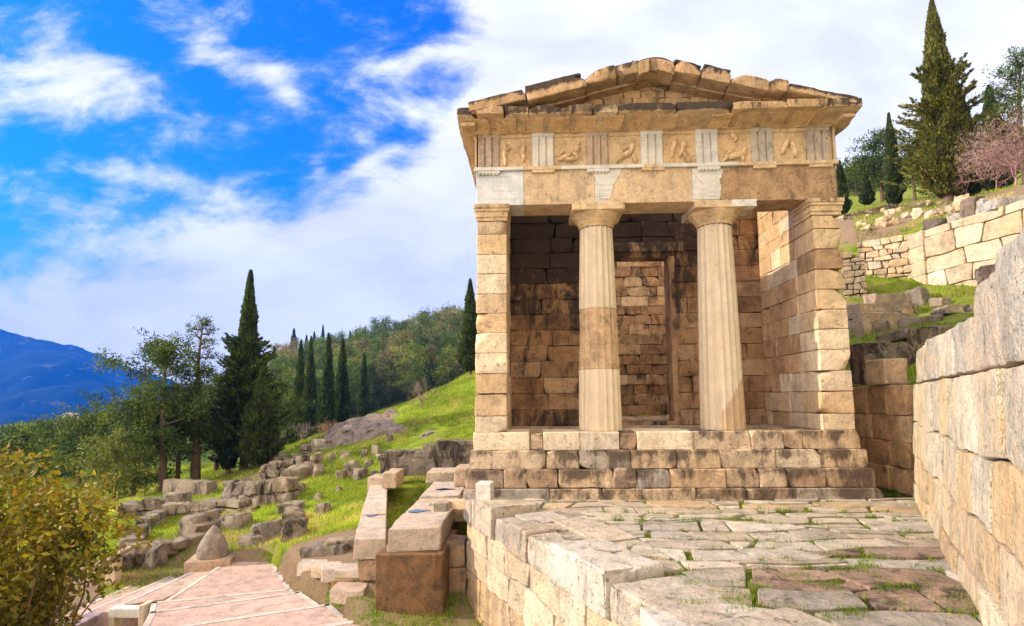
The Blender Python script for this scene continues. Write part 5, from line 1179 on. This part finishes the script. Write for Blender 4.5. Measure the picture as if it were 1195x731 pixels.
def pine(name, h, r, seed, n=260, sz=.16, pal=PINE, base=.35, label=None, cat='pine', loc=(0, 0, 0), tuft=26, lean=.0, shape='round', trunkc=(.13, .085, .06, 0), cl=.34, cat_group=None, nl=None):
    rs = np.random.default_rng(seed); T = thing(name, loc, label, cat, cat_group); L = np.array(loc, float); mb = MB()
    tp = [np.array([lean*h*t+.05*h*math.sin(t*4+seed)*t*.4, .03*h*math.sin(t*3+seed*2)*t, h*t-.2*(t == 0)]) for t in np.linspace(0, .96, 9)]
    tube(mb, [L+q for q in tp], [h*.026*(1-t)**.8+.012 for t in np.linspace(0, .96, 9)], 8, trunkc, .3, seed)
    C = []; D = []
    nb = nl or int(10+h*1.6)
    for i in range(nb):
        t = base+(1-base)*(i+.5)/nb; az = i*2.4+rs.uniform(-.4, .4)
        if shape == 'round': rr = r*math.sin(math.pi*min(1, (t-base)/(1-base)*.80+.18))**.6*rs.uniform(.65, 1.1)
        else: rr = r*(1-(t-base)/(1-base))**.7*rs.uniform(.6, 1.1)+.15
        p0 = np.array([np.interp(t, np.linspace(0, .96, 9), [q[k] for q in tp]) for k in range(3)]); up_ = rs.uniform(.05, .42)
        p1 = p0+np.array([math.cos(az)*rr*.6, math.sin(az)*rr*.6, rr*up_*.35]); p2 = p0+np.array([math.cos(az)*rr, math.sin(az)*rr, rr*up_])
        tube(mb, [L+p0, L+p1, L+p2], [h*.007*(1.3-t)+.01, h*.004+.006, .006], 5, trunkc)
        k = max(3, int(n/nb*rr/r*1.25)); u = rs.uniform(.35, 1.05, k)
        Cc = p0+(p2-p0)*u[:, None]+rs.normal(size=(k, 3))*np.array([cl, cl, cl*.42])*rr*.75+np.array([0, 0, .06*rr]); C.append(Cc)
    k = max(5, n//14); C.append(np.array(tp[-1])+rs.normal(size=(k, 3))*np.array([.2, .2, .16])*r); C = np.concatenate(C)
    mb.build('trunk', M_bark, T)
    cc = clumpcol(rs, len(C), pal, v=.3); N = len(C)*tuft; CI = np.repeat(np.arange(len(C)), tuft); d = nrm(rs.normal(size=(N, 3))+np.array([0, 0, .5])); P_ = C[CI]+d*rs.uniform(.1, 1., (N, 1))*sz*1.9
    P_ += rs.normal(size=(N, 3))*sz*.5
    mb = MB(); leaves(mb, P_+L, d+rs.normal(size=(N, 3))*.3, rs.uniform(.8, 1.4, N)*sz, rs.uniform(.7, 1.2, N)*sz*.34, cc[CI]*(1+rs.uniform(-.25, .25, (N, 1))), rs); mb.build('crown', M_leaf, T); return T
def at_(px, py, Y, f=None):
    p = atY(px, py, Y)
    if f: p = np.array([p[0], p[1], f(p[0], p[1])])
    return p
def hpx(p, px, py_top): 
    t = atY(px, py_top, p[1]); return float(t[2]-p[2])
def heroes():
    # row of trees left of the middle
    p = at_(284, 553, 26, gz); cypress('cypress', hpx(p, 292, 316), 1.0, 1, 15000, .12, ragged=1.3, label='tallest dark narrow cypress, its tip far above the other trees on the left', loc=p)
    p = at_(266, 556, 25.5, gz); cypress('cypress', hpx(p, 272, 405), .55, 12, 7000, .12, ragged=1.2, label='shorter ragged cypress pressed against the left side of the tallest one', loc=p)
    p = at_(302, 556, 25, gz); cypress('cypress', hpx(p, 303, 430), .95, 13, 8000, .11, ragged=.5, pal=((.06, .085, .018), (.08, .11, .022), (.04, .06, .014)), label='greener bushy cypress at the lower right foot of the tallest one', loc=p)
    p = at_(228, 566, 25, gz); pine('pine_tree', hpx(p, 232, 372), 1.15, 2, 150, .13, base=.42, label='thin tall pine with an airy see-through top, left of the tallest cypress', loc=p, tuft=22, cl=.28, nl=20)
    p = at_(190, 578, 23.5, gz); pine('pine_tree', hpx(p, 178, 402), 2.0, 3, 520, .16, base=.22, label='broad dense dark pine with a rounded leaning head at the left of the grove', loc=p, tuft=26, lean=-.05)
    p = at_(207, 570, 25, gz); pine('pine_tree', hpx(p, 205, 455), 1.4, 4, 240, .15, base=.25, label='medium pine with a bare dark trunk between the broad pine and the airy one', loc=p, tuft=24)
    p = at_(155, 583, 24, gz); pine('pine_tree', hpx(p, 148, 478), 1.9, 5, 380, .16, base=.12, label='low spreading pine at the left foot of the broad dense pine', loc=p, tuft=24)
    p = at_(252, 560, 27, gz); pine('pine_tree', hpx(p, 255, 440), 1.3, 6, 240, .15, base=.18, label='bushy pine filling the gap between the airy pine and the tallest cypress', loc=p, tuft=24)
    p = at_(320, 545, 29, gz); pine('pine_tree', hpx(p, 316, 448), 1.3, 7, 260, .15, base=.18, label='dark pine just right of the tallest cypress', loc=p, tuft=24)
    p = at_(112, 575, 30, gz); pine('pine_tree', hpx(p, 108, 488), 2.0, 8, 300, .18, base=.08, label='round dark green pine low on the left edge of the grove', loc=p, tuft=22)
    p = at_(70, 570, 34, gz); pine('pine_tree', hpx(p, 66, 498), 2.0, 9, 260, .2, base=.06, label='low dark pine farthest left, behind the yellow bush', loc=p, tuft=22)
    for px, py, Y, top, r, l in [(92, 575, 31, 488, 2.0, 'dark pine between the farthest left one and the round one'), (42, 578, 36, 499, 2.0, 'dark pine rising just above the yellow bush near the left edge'), (14, 580, 34, 508, 2.2, 'dark pine at the very left edge above the yellow bush')]:
        p = at_(px, py, Y, gz); pine('pine_tree', hpx(p, px, top), r, 200+px, 300, .2, base=.05, label=l, loc=p, tuft=22)
    p = at_(132, 590, 22, gz); pine('pine_tree', hpx(p, 130, 515), 1.5, 10, 260, .14, base=.06, label='small yellowish pine right behind the yellow bush', loc=p, tuft=22, pal=((.12, .14, .025), (.09, .12, .02), (.15, .16, .03)))
    # cypresses further back
    for i, (px, py, Y, top, r, l) in enumerate([(348, 525, 52, 398, .95, 'slim cypress, left of the three standing side by side before the wood'), (360, 520, 50, 394, .9, 'slim cypress close beside the left one of the three before the wood'), (381, 512, 56, 390, 1.15, 'thick dark cypress, middle of the three before the wood'), (398, 505, 62, 398, 1.1, 'cypress, right of the three standing before the wood'), (345, 530, 40, 448, .7, 'small bright green cypress in front of the slim ones'), (424, 492, 80, 414, .9, 'far thin cypress rising alone out of the rounded pines'), (318, 470, 120, 405, 1.5, 'far dark cypress on the left skyline beside the houses'), (306, 470, 150, 412, 1.4, 'faint small cypress farthest left on the skyline')]):
        p = at_(px, py, Y, gz); cypress('cypress', hpx(p, px, top), r, 30+i, 4200, .16 if Y < 60 else .28, label=l, loc=p, ragged=.2)
    # sky-line cluster of dark conifers
    for i, (px, top, w) in enumerate([(342, 384, 2.4), (357, 392, 1.5), (366, 388, 1.6), (371, 395, 1.7), (376, 380, 1.3), (383, 393, 1.8), (391, 398, 1.7), (399, 392, 1.8), (408, 388, 1.2), (415, 386, 1.2), (425, 383, 2.2), (432, 391, 1.3)]):
        p = hitL(px, 425, 80, 260); p = np.array([p[0], p[1], gz(p[0], p[1])]); cypress('cypress', hpx(p, px, top), w*p[1]/200*1.2, 50+i, 1500, .5, pal=((.02, .04, .022), (.03, .05, .03)), label=['tallest pointed conifer at the left of the dark skyline cluster', 'thin blue-green conifer, second from the left in the skyline cluster', 'dark conifer, third from the left in the skyline cluster', 'blunt dark conifer, fourth in the skyline cluster', 'needle-thin conifer towering in the middle of the skyline cluster', 'broad dark conifer right of the needle-thin one', 'low conifer in the right half of the skyline cluster', 'ragged conifer at the right end of the skyline cluster', 'first of two tiny thin cypresses on the skyline', 'second of two tiny thin cypresses on the skyline', 'bushy conifer standing out right of the two tiny cypresses', 'small conifer at the right foot of the bushy skyline one'][i], loc=p)
    # behind the treasury's left edge
    p = at_(549, 445, 33, gz); cypress('cypress', hpx(p, 551, 326), .85, 70, 8000, .12, label='dark cypress half hidden behind the left pillar of the treasury', loc=p)
    # right side
    p = at_(1108, 247, 29.5, gr); cypress('cypress', hpx(p, 1107, -1), 1.35, 71, 26000, .125, pal=((.15, .145, .020), (.20, .17, .030), (.085, .09, .014), (.05, .06, .012)), ragged=1.9, label='great ragged conifer with a pointed top above the terraces on the right', loc=p, trunk=.05, rb=.35)
    p = at_(1130, 240, 31, gr); cypress('cypress', hpx(p, 1131, 96), 1.0, 72, 9000, .12, label='darker cypress whose tip shows behind the great conifer', loc=p, ragged=.3)
    p = at_(1045, 238, 33, gr); cypress('cypress', hpx(p, 1041, 132), .62, 73, 7000, .11, pal=((.05, .075, .015), (.075, .10, .02)), label='slender cypress standing alone between the treasury and the great conifer', loc=p)
    p = at_(1013, 246, 40, gr); cypress('cypress', hpx(p, 1012, 204), .6, 74, 3500, .13, label='short cypress left of the slender one', loc=p)
    p = at_(984, 262, 34, gr); cypress('cypress', hpx(p, 983, 188), .55, 75, 3500, .13, label='dark cypress touching the right edge of the treasury', loc=p)
    p = at_(1030, 238, 42, gr); pine('pine_tree', hpx(p, 1030, 164), 2.5, 76, 300, .22, base=.2, label='light green pine behind the slender cypress', loc=p, tuft=22)
    p = at_(1068, 238, 38, gr); pine('pine_tree', hpx(p, 1066, 172), 1.6, 77, 160, .2, base=.3, label='small pine with bare stems between slender cypress and great conifer', loc=p, tuft=20)
    p = at_(1165, 225, 36, gr); cypress('cypress', hpx(p, 1167, 100), 1.2, 78, 9000, .14, ragged=1., pal=((.05, .065, .018), (.035, .05, .014)), label='dark pointed cypress near the right edge, left of the tall pine', loc=p)
    p = at_(1200, 222, 34, gr); pine('pine_tree', hpx(p, 1188, 68), 2.3, 79, 380, .17, base=.3, label='tall pine cut by the right edge of the view', loc=p, tuft=24)
    p = at_(1150, 225, 40, gr); pine('pine_tree', hpx(p, 1150, 150), 2.2, 80, 260, .2, base=.2, label='low green pine behind the dark pointed cypress', loc=p, tuft=22)
    for i, (px, py, Y, top, r) in enumerate([(1000, 240, 62, 196, 3.0), (990, 240, 75, 212, 3.0), (1020, 236, 80, 190, 3.0), (1003, 238, 66, 214, 2.2)]):
        p = at_(px, py, Y, gr); pine('pine_tree', hpx(p, px, top), r, 90+i, 160, .34, base=.1, label='hazy rounded tree low on the skyline between the treasury and the slender cypress', loc=p, tuft=16, cat_group='trees low on the right skyline')
heroes()
def wood():
    """the wooded hillside across the dip: every tree its own, crowns shared between copies"""
    protos = []
    for k in range(6):
        pal = [((.08, .13, .018), (.11, .16, .02)), ((.15, .19, .025), (.18, .20, .03)), ((.045, .08, .016), (.06, .10, .02)), ((.16, .15, .05), (.20, .17, .055)), ((.07, .115, .02), (.10, .14, .022)), ((.22, .17, .09), (.18, .14, .07))][k]
        T = pine('wood_pine', 7., 2.7, 120+k, 190, .34, pal=[tuple(v*(1.25, .62)[j] for v in c) for j, c in enumerate(pal)], base=.10, loc=(0, 0, 0), label='x', tuft=15, cl=(.34 if k not in (2, 4) else .2), shape=('round' if k not in (2, 4) else 'cone'))
        T['label'] = ['rounded pine in the dense wood across the dip', 'yellow-green rounded pine in the dense wood across the dip', 'dark green pine in the dense wood across the dip', 'olive-brown tree in the dense wood across the dip', 'mid green pine in the dense wood across the dip', 'bare brownish tree in the dense wood across the dip'][k]
        T['category'] = 'tree'; T['group'] = 'trees of the wood across the dip'; protos.append(T)
    used = set(); rg = random.Random(77); spots = []
    tries = 0
    while len(spots) < 235 and tries < 9000:
        tries += 1; px = rg.uniform(322, 590); lo = np.interp(px, [320, 400, 553, 600], [500, 492, 452, 445]); hi = np.interp(px, [320, 400, 430, 553, 600], [432, 420, 414, 385, 380])
        py = rg.uniform(hi, lo); p = hitL(px, py, 48, 300)
        if p[1] > 290 or any((p[0]-q[0])**2+(p[1]-q[1])**2 < (2.4+p[1]*.008)**2 for q in spots): continue
        spots.append(p)
    for px, py in [(175, 500), (205, 490), (235, 480), (262, 478), (280, 470), (300, 480), (315, 490), (330, 505), (240, 500), (270, 505), (300, 505), (190, 515), (220, 520)]:
        q_ = hitL(px, py, 85, 300); spots.append(q_)
    for i, p in enumerate(spots):
        k = rg.choice([0, 0, 1, 2, 2, 3, 4, 4, 5]) if i >= 6 else i; sc = rg.uniform(.75, 1.25)*(1+p[1]/420)
        if i >= 235: k = rg.choice([0, 2, 4]); sc *= .7
        o = protos[k]
        z = gz(p[0], p[1])-.3
        if k in used: copy_tree(o, (p[0], p[1], z), rg.uniform(0, 6.3), (sc, sc, sc*rg.uniform(.8, 1.15)))
        else: used.add(k); o.location = Vector((float(p[0]), float(p[1]), z)); o.scale = (sc, sc, sc)
wood()
def bare_tree(name, p, h, seed, col, label, cat='bare tree', spread=.55, n=7, twig=.012):
    rs = np.random.default_rng(seed); T = thing(name, p, label, cat); mb = MB(); tw = MB(); L = np.array(p, float)
    def br(a, d, ln, rad, lev):
        b = a+d*ln; tube(mb if lev < 3 else tw, [a, (a+b)/2+rs.normal(size=3)*ln*.05, b], [rad, rad*.8, rad*.6], 5 if lev < 2 else 3, tuple(col)+(0,))
        if lev >= 5: return
        for k in range(3 if lev else n):
            nd = d+rs.normal(size=3)*spread+np.array([0, 0, .15]); nd /= np.linalg.norm(nd); br(b if lev else a+d*ln*rs.uniform(.5, 1), nd, ln*rs.uniform(.6, .82), rad*.6, lev+1)
    br(L-np.array([0, 0, .1]), np.array([.05, 0, 1.]), h*.3, h*twig*1.6, 0)
    mb.build('trunk', M_bark, T); tw.build('twigs', M_bark, T)
p_ = hitL(492, 479, 25, 40); bare_tree('bare_tree', p_, hpx(p_, 480, 432), 3, (.30, .21, .17), 'small leafless brown tree standing on the ridge of the green slope', spread=.62)
p_ = at_(380, 505, 40, gz); bare_tree('bare_shrub', p_, 2.6, 5, (.42, .26, .15), 'orange-brown leafless shrub at the foot of the cypresses', 'shrub')
p_ = at_(350, 517, 36, gz); bare_tree('bare_shrub', p_, 2.0, 6, (.30, .22, .22), 'greyish mauve leafless shrub at the foot of the cypresses', 'shrub')
p_ = at_(1188, 240, 24.5, gr); bare_tree('blossom_shrub', p_, 3.6, 7, (.42, .24, .24), 'large pinkish leafless shrub spreading above the cream wall at the right edge', 'shrub', spread=.75, n=10, twig=.008)
p_ = at_(1165, 240, 25.5, gr); bare_tree('blossom_shrub', p_, 2.5, 8, (.38, .22, .20), 'smaller pinkish shrub just left of the large pink one', 'shrub', spread=.75, n=9, twig=.008)

for T in [o for o in bpy.data.objects if o.name.startswith('blossom_shrub')]:
    rs = np.random.default_rng(9); big = 'large' in T['label'] and 'smaller' not in T['label']; N = 5200 if big else 2400; h_ = 3.6 if big else 2.5
    d = nrm(rs.normal(size=(N, 3))); P_ = d*rs.uniform(.35, 1, (N, 1))**.7*np.array([h_*.62, h_*.55, h_*.42])+[0, 0, h_*.55]; P_ = P_[fbm(P_*1.6, 4, 3) > -.1]+np.array(T.location); N = len(P_)
    mb = MB(); leaves(mb, P_, rs.normal(size=(N, 3))+[0, 0, .8], rs.uniform(.10, .22, N), rs.uniform(.015, .03, N), clumpcol(rs, N, ((.34, .22, .22), (.42, .28, .28), (.26, .17, .16))), rs); mb.build('blossom', M_leaf, T)
def yellow_bush():
    rs = np.random.default_rng(21); c0 = np.array([-6.1, 6.6, -2.2]); T = thing('leafy_bush', c0, 'big bush with yellowing orange-green leaves filling the lower left corner', 'bush')
    mb = MB(); k = 150; tips = []
    lob = [((-6.45, 6.7, -.15), (1.25, 1.1, 1.22)), ((-5.90, 6.6, -.25), (.64, .7, .62)), ((-5.12, 6.5, .10), (.50, .5, .42)), ((-6.2, 6.3, -1.45), (1.2, 1., 1.1)), ((-6.0, 6.4, -1.45), (.60, .6, .75)), ((-7.3, 6.9, -.2), (1.1, 1., 1.3))]
    C = []; CI = []
    for j, (c, r_) in enumerate(lob):
        m = int(150*r_[0]*r_[2]); d = nrm(rs.normal(size=(m, 3))); rr = rs.uniform(.55, 1.05, (m, 1)); P_ = np.array(c)+d*rr*np.array(r_)*(1+.15*fbm(d*2.5, j, 2)[:, None]); C.append(P_)
    C = np.concatenate(C)
    for q in C[::5]:
        b = np.array([-6.1, 6.6, -2.0])+rs.normal(size=3)*[.25, .15, 0]; tube(mb, [b, (b+q)/2+rs.normal(size=3)*.12+[0, 0, .1], q], [.022, .014, .005], 4, (.20, .13, .08, 0))
    mb.build('branches', M_bark, T)
    tf = 27; N = len(C)*tf; CI = np.repeat(np.arange(len(C)), tf); P_ = C[CI]+rs.normal(size=(N, 3))*.10; d = nrm(rs.normal(size=(N, 3))+[0.2, 0, -.15])
    yl = np.clip(.42+.9*fbm(C*1.1, 8, 2)+.40*(C[:, 2]+.6)+.25*(C[:, 0]+6)*0, 0, 1)
    a = np.array([.045, .072, .010]); b = np.array([.30, .225, .014]); o = np.array([.34, .14, .018]); w = (yl[CI]+rs.uniform(-.3, .3, N)).clip(0, 1)[:, None]; cols = a*(1-w)+b*w; isO = (rs.uniform(size=N) < .05)[:, None]; cols = np.where(isO, o, cols)*(1+rs.uniform(-.25, .25, (N, 1)))
    mb = MB(); leaves(mb, P_, d, rs.uniform(.05, .125, N), rs.uniform(.03, .06, N), cols, rs); mb.build('foliage', M_leaf, T)
yellow_bush()

def grass():
    rs = np.random.default_rng(5); mb = MB()
    def blades(P, h, w, cols):
        n = len(P); a = rs.uniform(0, 2*math.pi, n); S = np.stack([np.cos(a), np.sin(a), a*0], 1); h = np.broadcast_to(h, (n,))*rs.uniform(.5, 1.3, n); tip = P+np.stack([rs.normal(size=n)*.35*h, rs.normal(size=n)*.35*h, h], 1); ww = (w*np.ones(n))[:, None]
        V = np.stack([P-S*ww, P+S*ww, tip], 1).reshape(-1, 3); mb.add(V, None, np.arange(n*3).reshape(n, 3), np.repeat(np.concatenate([cols, np.zeros((n, 1))], 1), 3, 0))
    G = np.array([(.17, .26, .015), (.27, .33, .022), (.10, .18, .015), (.34, .33, .04)])
    def field(n, f, pxr, pyr, y0, y1, h, w, thr=-.2, avoid=None, tint=1.):
        # scatter over ground by distance and bearing so that density follows the eye roughly
        Y = y0*(y1/y0)**rs.uniform(0, 1, n); px = rs.uniform(*pxr, n); X = (px-618)/660*Y; z = f(X, Y)
        P = np.stack([X, Y, z], 1); k = fbm(P*.9, 3, 3) > thr
        if avoid is not None: k &= ~avoid(X, Y)
        P = P[k]; m = len(P); dry = (fbm(P*.8, 16, 3)+rs.normal(size=len(P))*.25 > .5)[:, None]; c = np.where(dry, [.42, .34, .12], G[rs.integers(0, 4, m)])*(1+.5*fbm(P*.6, 6, 2)[:, None]).clip(.4, 1.6)*tint
        sc = np.clip(P[:, 1]/14, .7, 3); blades(P-[0, 0, .01], h*np.sqrt(sc), w*sc, c)
    A = [atZ(*q, -1.95)[:2] for q in ((262, 655), (322, 655), (440, 728), (420, 800), (60, 800), (60, 715), (120, 684))]
    def onpath(X, Y):
        c = np.zeros(X.shape, bool); n = len(A)
        for i in range(n):
            a, b = A[i], A[(i+1) % n]; c ^= ((a[1] > Y) != (b[1] > Y)) & (X < (b[0]-a[0])*(Y-a[1])/(b[1]-a[1]+1e-9)+a[0])
        fl = (X > -5.2) & (X < -3.1) & (Y > 8) & (Y < 12.2)
        return c | fl | ((X > -1.2) & (Y > 9)) | (Y < 8.0)
    field(200000, fH, (120, 560), None, 9, 38, .10, .007, -.45, onpath)
    field(9000, fH, (380, 640), None, 6.8, 10, .09, .006, -.1, lambda X, Y: (X > -.3*(Y-4)/4) | (X < -3.4))
    field(30000, lambda x, y: HR(x, y)+bumpH(x, y)*1.3, (1000, 1195), None, 11, 36, .12, .009, -.05, lambda X, Y: X < 7)
    o = mb.build('grass', M_grass, smooth=False); tag(o, 'bright green and yellowish grass covering the slopes', 'grass', kind='stuff')
    mb2 = MB(); mb = mb2
    # weeds in the joints of the terrace paving: clumps, denser to the right of the middle and along the walls
    def clump(x, y, z, r, n, h): 
        P = np.stack([x+rs.normal(size=n)*r, y+rs.normal(size=n)*r*.7, np.full(n, z)], 1); c = G[rs.integers(0, 3, n)]*rs.uniform(.6, 1.1); blades(P, h, .005, c)
    spots = [(752, 650, 12), (738, 655, 8), (700, 632, 8), (885, 690, 16), (868, 700, 16), (870, 715, 18), (850, 695, 10), (925, 675, 12), (940, 682, 12), (905, 672, 8), (980, 650, 14), (995, 660, 14), (1010, 668, 12), (1020, 655, 12), (965, 690, 14), (985, 700, 12), (1000, 720, 14), (960, 722, 12), (1090, 690, 12), (1115, 700, 14), (1135, 707, 14), (1150, 725, 16), (1085, 665, 8), (1070, 640, 8), (790, 675, 8), (770, 668, 6), (830, 700, 8), (1040, 690, 10), (1060, 712, 12), (900, 655, 8), (880, 645, 6), (700, 615, 6), (640, 590, 8), (625, 592, 10), (612, 594, 8), (648, 600, 8), (1030, 575, 10), (1040, 577, 10), (1022, 573, 8), (1120, 650, 6), (1160, 728, 14), (820, 610, 5), (855, 625, 5)]
    for px, py, s_ in spots:
        for _ in range(4):
            p = atZ(px+rs.normal()*10, py+rs.normal()*3, -.02); clump(p[0], p[1], -.03, .045*s_/10, int(26*s_/10), .035+.0018*s_)
    for (x, y) in JOINTS:
        if y < 9.5 and x < wallx(y) and rs.uniform() < (.30 if x > .8 and y < 8.6 else .12):
            r_ = rs.uniform(.02, .05); clump(x+rs.normal()*.05, y+rs.normal()*.02, -.025, r_*1.3, int(rs.uniform(14, 46)), rs.uniform(.045, .085))
    for i in range(130):   # foot of the tall wall
        y = rs.uniform(3.2, 9.6); clump(wallx(y)-.0-rs.uniform(0, .22), y, -.03, .05, 14, .045)
    for i in range(120):   # foot of the retaining wall and the pier
        p = atZ(rs.uniform(470, 590), rs.uniform(705, 760), -1.68); clump(p[0], p[1], gz(p[0], p[1])-.02, .07, 22, .09)
    mb2.build('weeds', M_grass, smooth=False); tag(bpy.data.objects['weeds'], 'small green weeds growing in the paving joints and along the wall feet', 'weeds', kind='stuff')
grass()

# ------------------------------------------------------------------ far things: mountain, houses
def mountain():
    m, b = new_mat('far_mountain'); g = b.n('ShaderNodeNewGeometry'); P = g.outputs['Position']
    n = b.noise(b.mapv(P, (.006, .006, .01)), 1., 8, .65, .4); n2 = b.noise(b.mapv(P, (.02, .02, .03)), 1., 6, .65)
    c = b.mix(b.ss(n, .35, .65), (.008, .022, .03, 1), (.02, .04, .04, 1)); c = b.mix(b.m('MULTIPLY', b.ss(n2, .58, .68), .6), c, (.13, .13, .13, 1)); finish(b, c, .95, n, 6., .05)
    ctrl = [(-700, 330), (-300, 340), (-120, 362), (0, 386), (70, 401), (120, 417), (152, 428), (200, 446), (260, 470), (330, 498), (420, 530), (700, 600)]
    n1, n2_ = 150, 40; V = []
    for i in range(n1):
        px = -260+1000*i/(n1-1); ty = np.interp(px, [a for a, _ in ctrl], [q for _, q in ctrl])+3*math.sin(px*.05)*.3
        t = atY(px, ty, 2000.)
        for j in range(n2_):
            s_ = j/(n2_-1); Y = 900+1100*s_; V.append([t[0]*(Y/2000)*.55+t[0]*.45, Y, -250+(t[2]+250)*(s_**.85)])
    V = np.array(V); am = np.tile(np.linspace(0, 1, n2_), n1); w = fbm(V*.004, 3, 5)*62*np.sin(am*math.pi); V[:, 2] += w; V[:, 2] += fbm(V*.03, 8, 3)*5
    I = np.arange(n1*n2_).reshape(n1, n2_); mb = MB(); mb.add(V, np.stack([I[:-1, :-1], I[1:, :-1], I[1:, 1:], I[:-1, 1:]], -1).reshape(-1, 4)); o = mb.build('mountain', m); tag(o, kind='structure')
mountain()
def house(p, w, d, h, rotz, label, wallc=(.72, .66, .56, 0), roofc=(.45, .25, .16, 0)):
    T = thing('house', p, label, 'house'); x, y, z = p
    mb = MB(); rbox(mb, (x-w/2, y-d/2, z-2), (x+w/2, y+d/2, z+h), .02, 0, 0, 3, wallc, 1); mb.build('wall', M_edge, T)
    mb = MB(); rh = w*.16; o = .35; V = np.array([[x-w/2-o, y-d/2-o, z+h], [x+w/2+o, y-d/2-o, z+h], [x+w/2+o, y+d/2+o, z+h], [x-w/2-o, y+d/2+o, z+h], [x-w/4, y, z+h+rh], [x+w/4, y, z+h+rh]])
    mb.add(V, [[0, 1, 5, 4], [2, 3, 4, 5]], [[1, 2, 5], [3, 0, 4]], roofc); mb.build('roof', plain('roof_tiles', (.42, .26, .17, 1)), T)
    for k in range(3):
        mb = MB(); xx = x-w/2+w*(k+.5)/3; rbox(mb, (xx-.4, y-d/2-.04, z+h*.4), (xx+.4, y-d/2+.1, z+h*.75), .01, 0, 0, 2, (1, 1, 1, 0), 1); mb.build('window', plain('window_glass', (.03, .04, .05, 1), .1), T)
p_ = hitL(316, 436, 100, 290); house((p_[0], p_[1], p_[2]), 7, 6, 2.6, 0, 'low pale house among trees left of the slim cypresses')
p_ = hitL(100, 497, 120, 300); house((p_[0], p_[1], p_[2]+.3), 4.5, 4, 1.5, 0, 'small white house low on the left before the blue mountain', roofc=(.5, .45, .4, 0))
p_ = hitL(82, 492, 150, 300); house((p_[0], p_[1], p_[2]+2), 5.5, 5, 1.6, 0, 'house with a pale roof on the ridge below the blue mountain', roofc=(.5, .4, .35, 0))
#@@HAZE

def haze():
    m = bpy.data.materials.new('air'); m.use_nodes = True; b = NT(m.node_tree)
    v = b.n('ShaderNodeVolumePrincipled', i={'Color': (.0, .17, .92, 1), 'Density': .00026, 'Anisotropy': .1})
    o = b.n('ShaderNodeOutputMaterial'); b.put(o.inputs['Volume'], v.outputs[0])
    mb = MB(); x0, x1, y0, y1, z0, z1 = -2900, 470, -60, 2200, -300, 470
    V = [(x, y, z) for z in (z0, z1) for y in (y0, y1) for x in (x0, x1)]
    mb.add(V, [[0, 2, 3, 1], [4, 5, 7, 6], [0, 1, 5, 4], [2, 6, 7, 3], [0, 4, 6, 2], [1, 3, 7, 5]]); tag(mb.build('haze', m, smooth=False), kind='stuff')
haze()
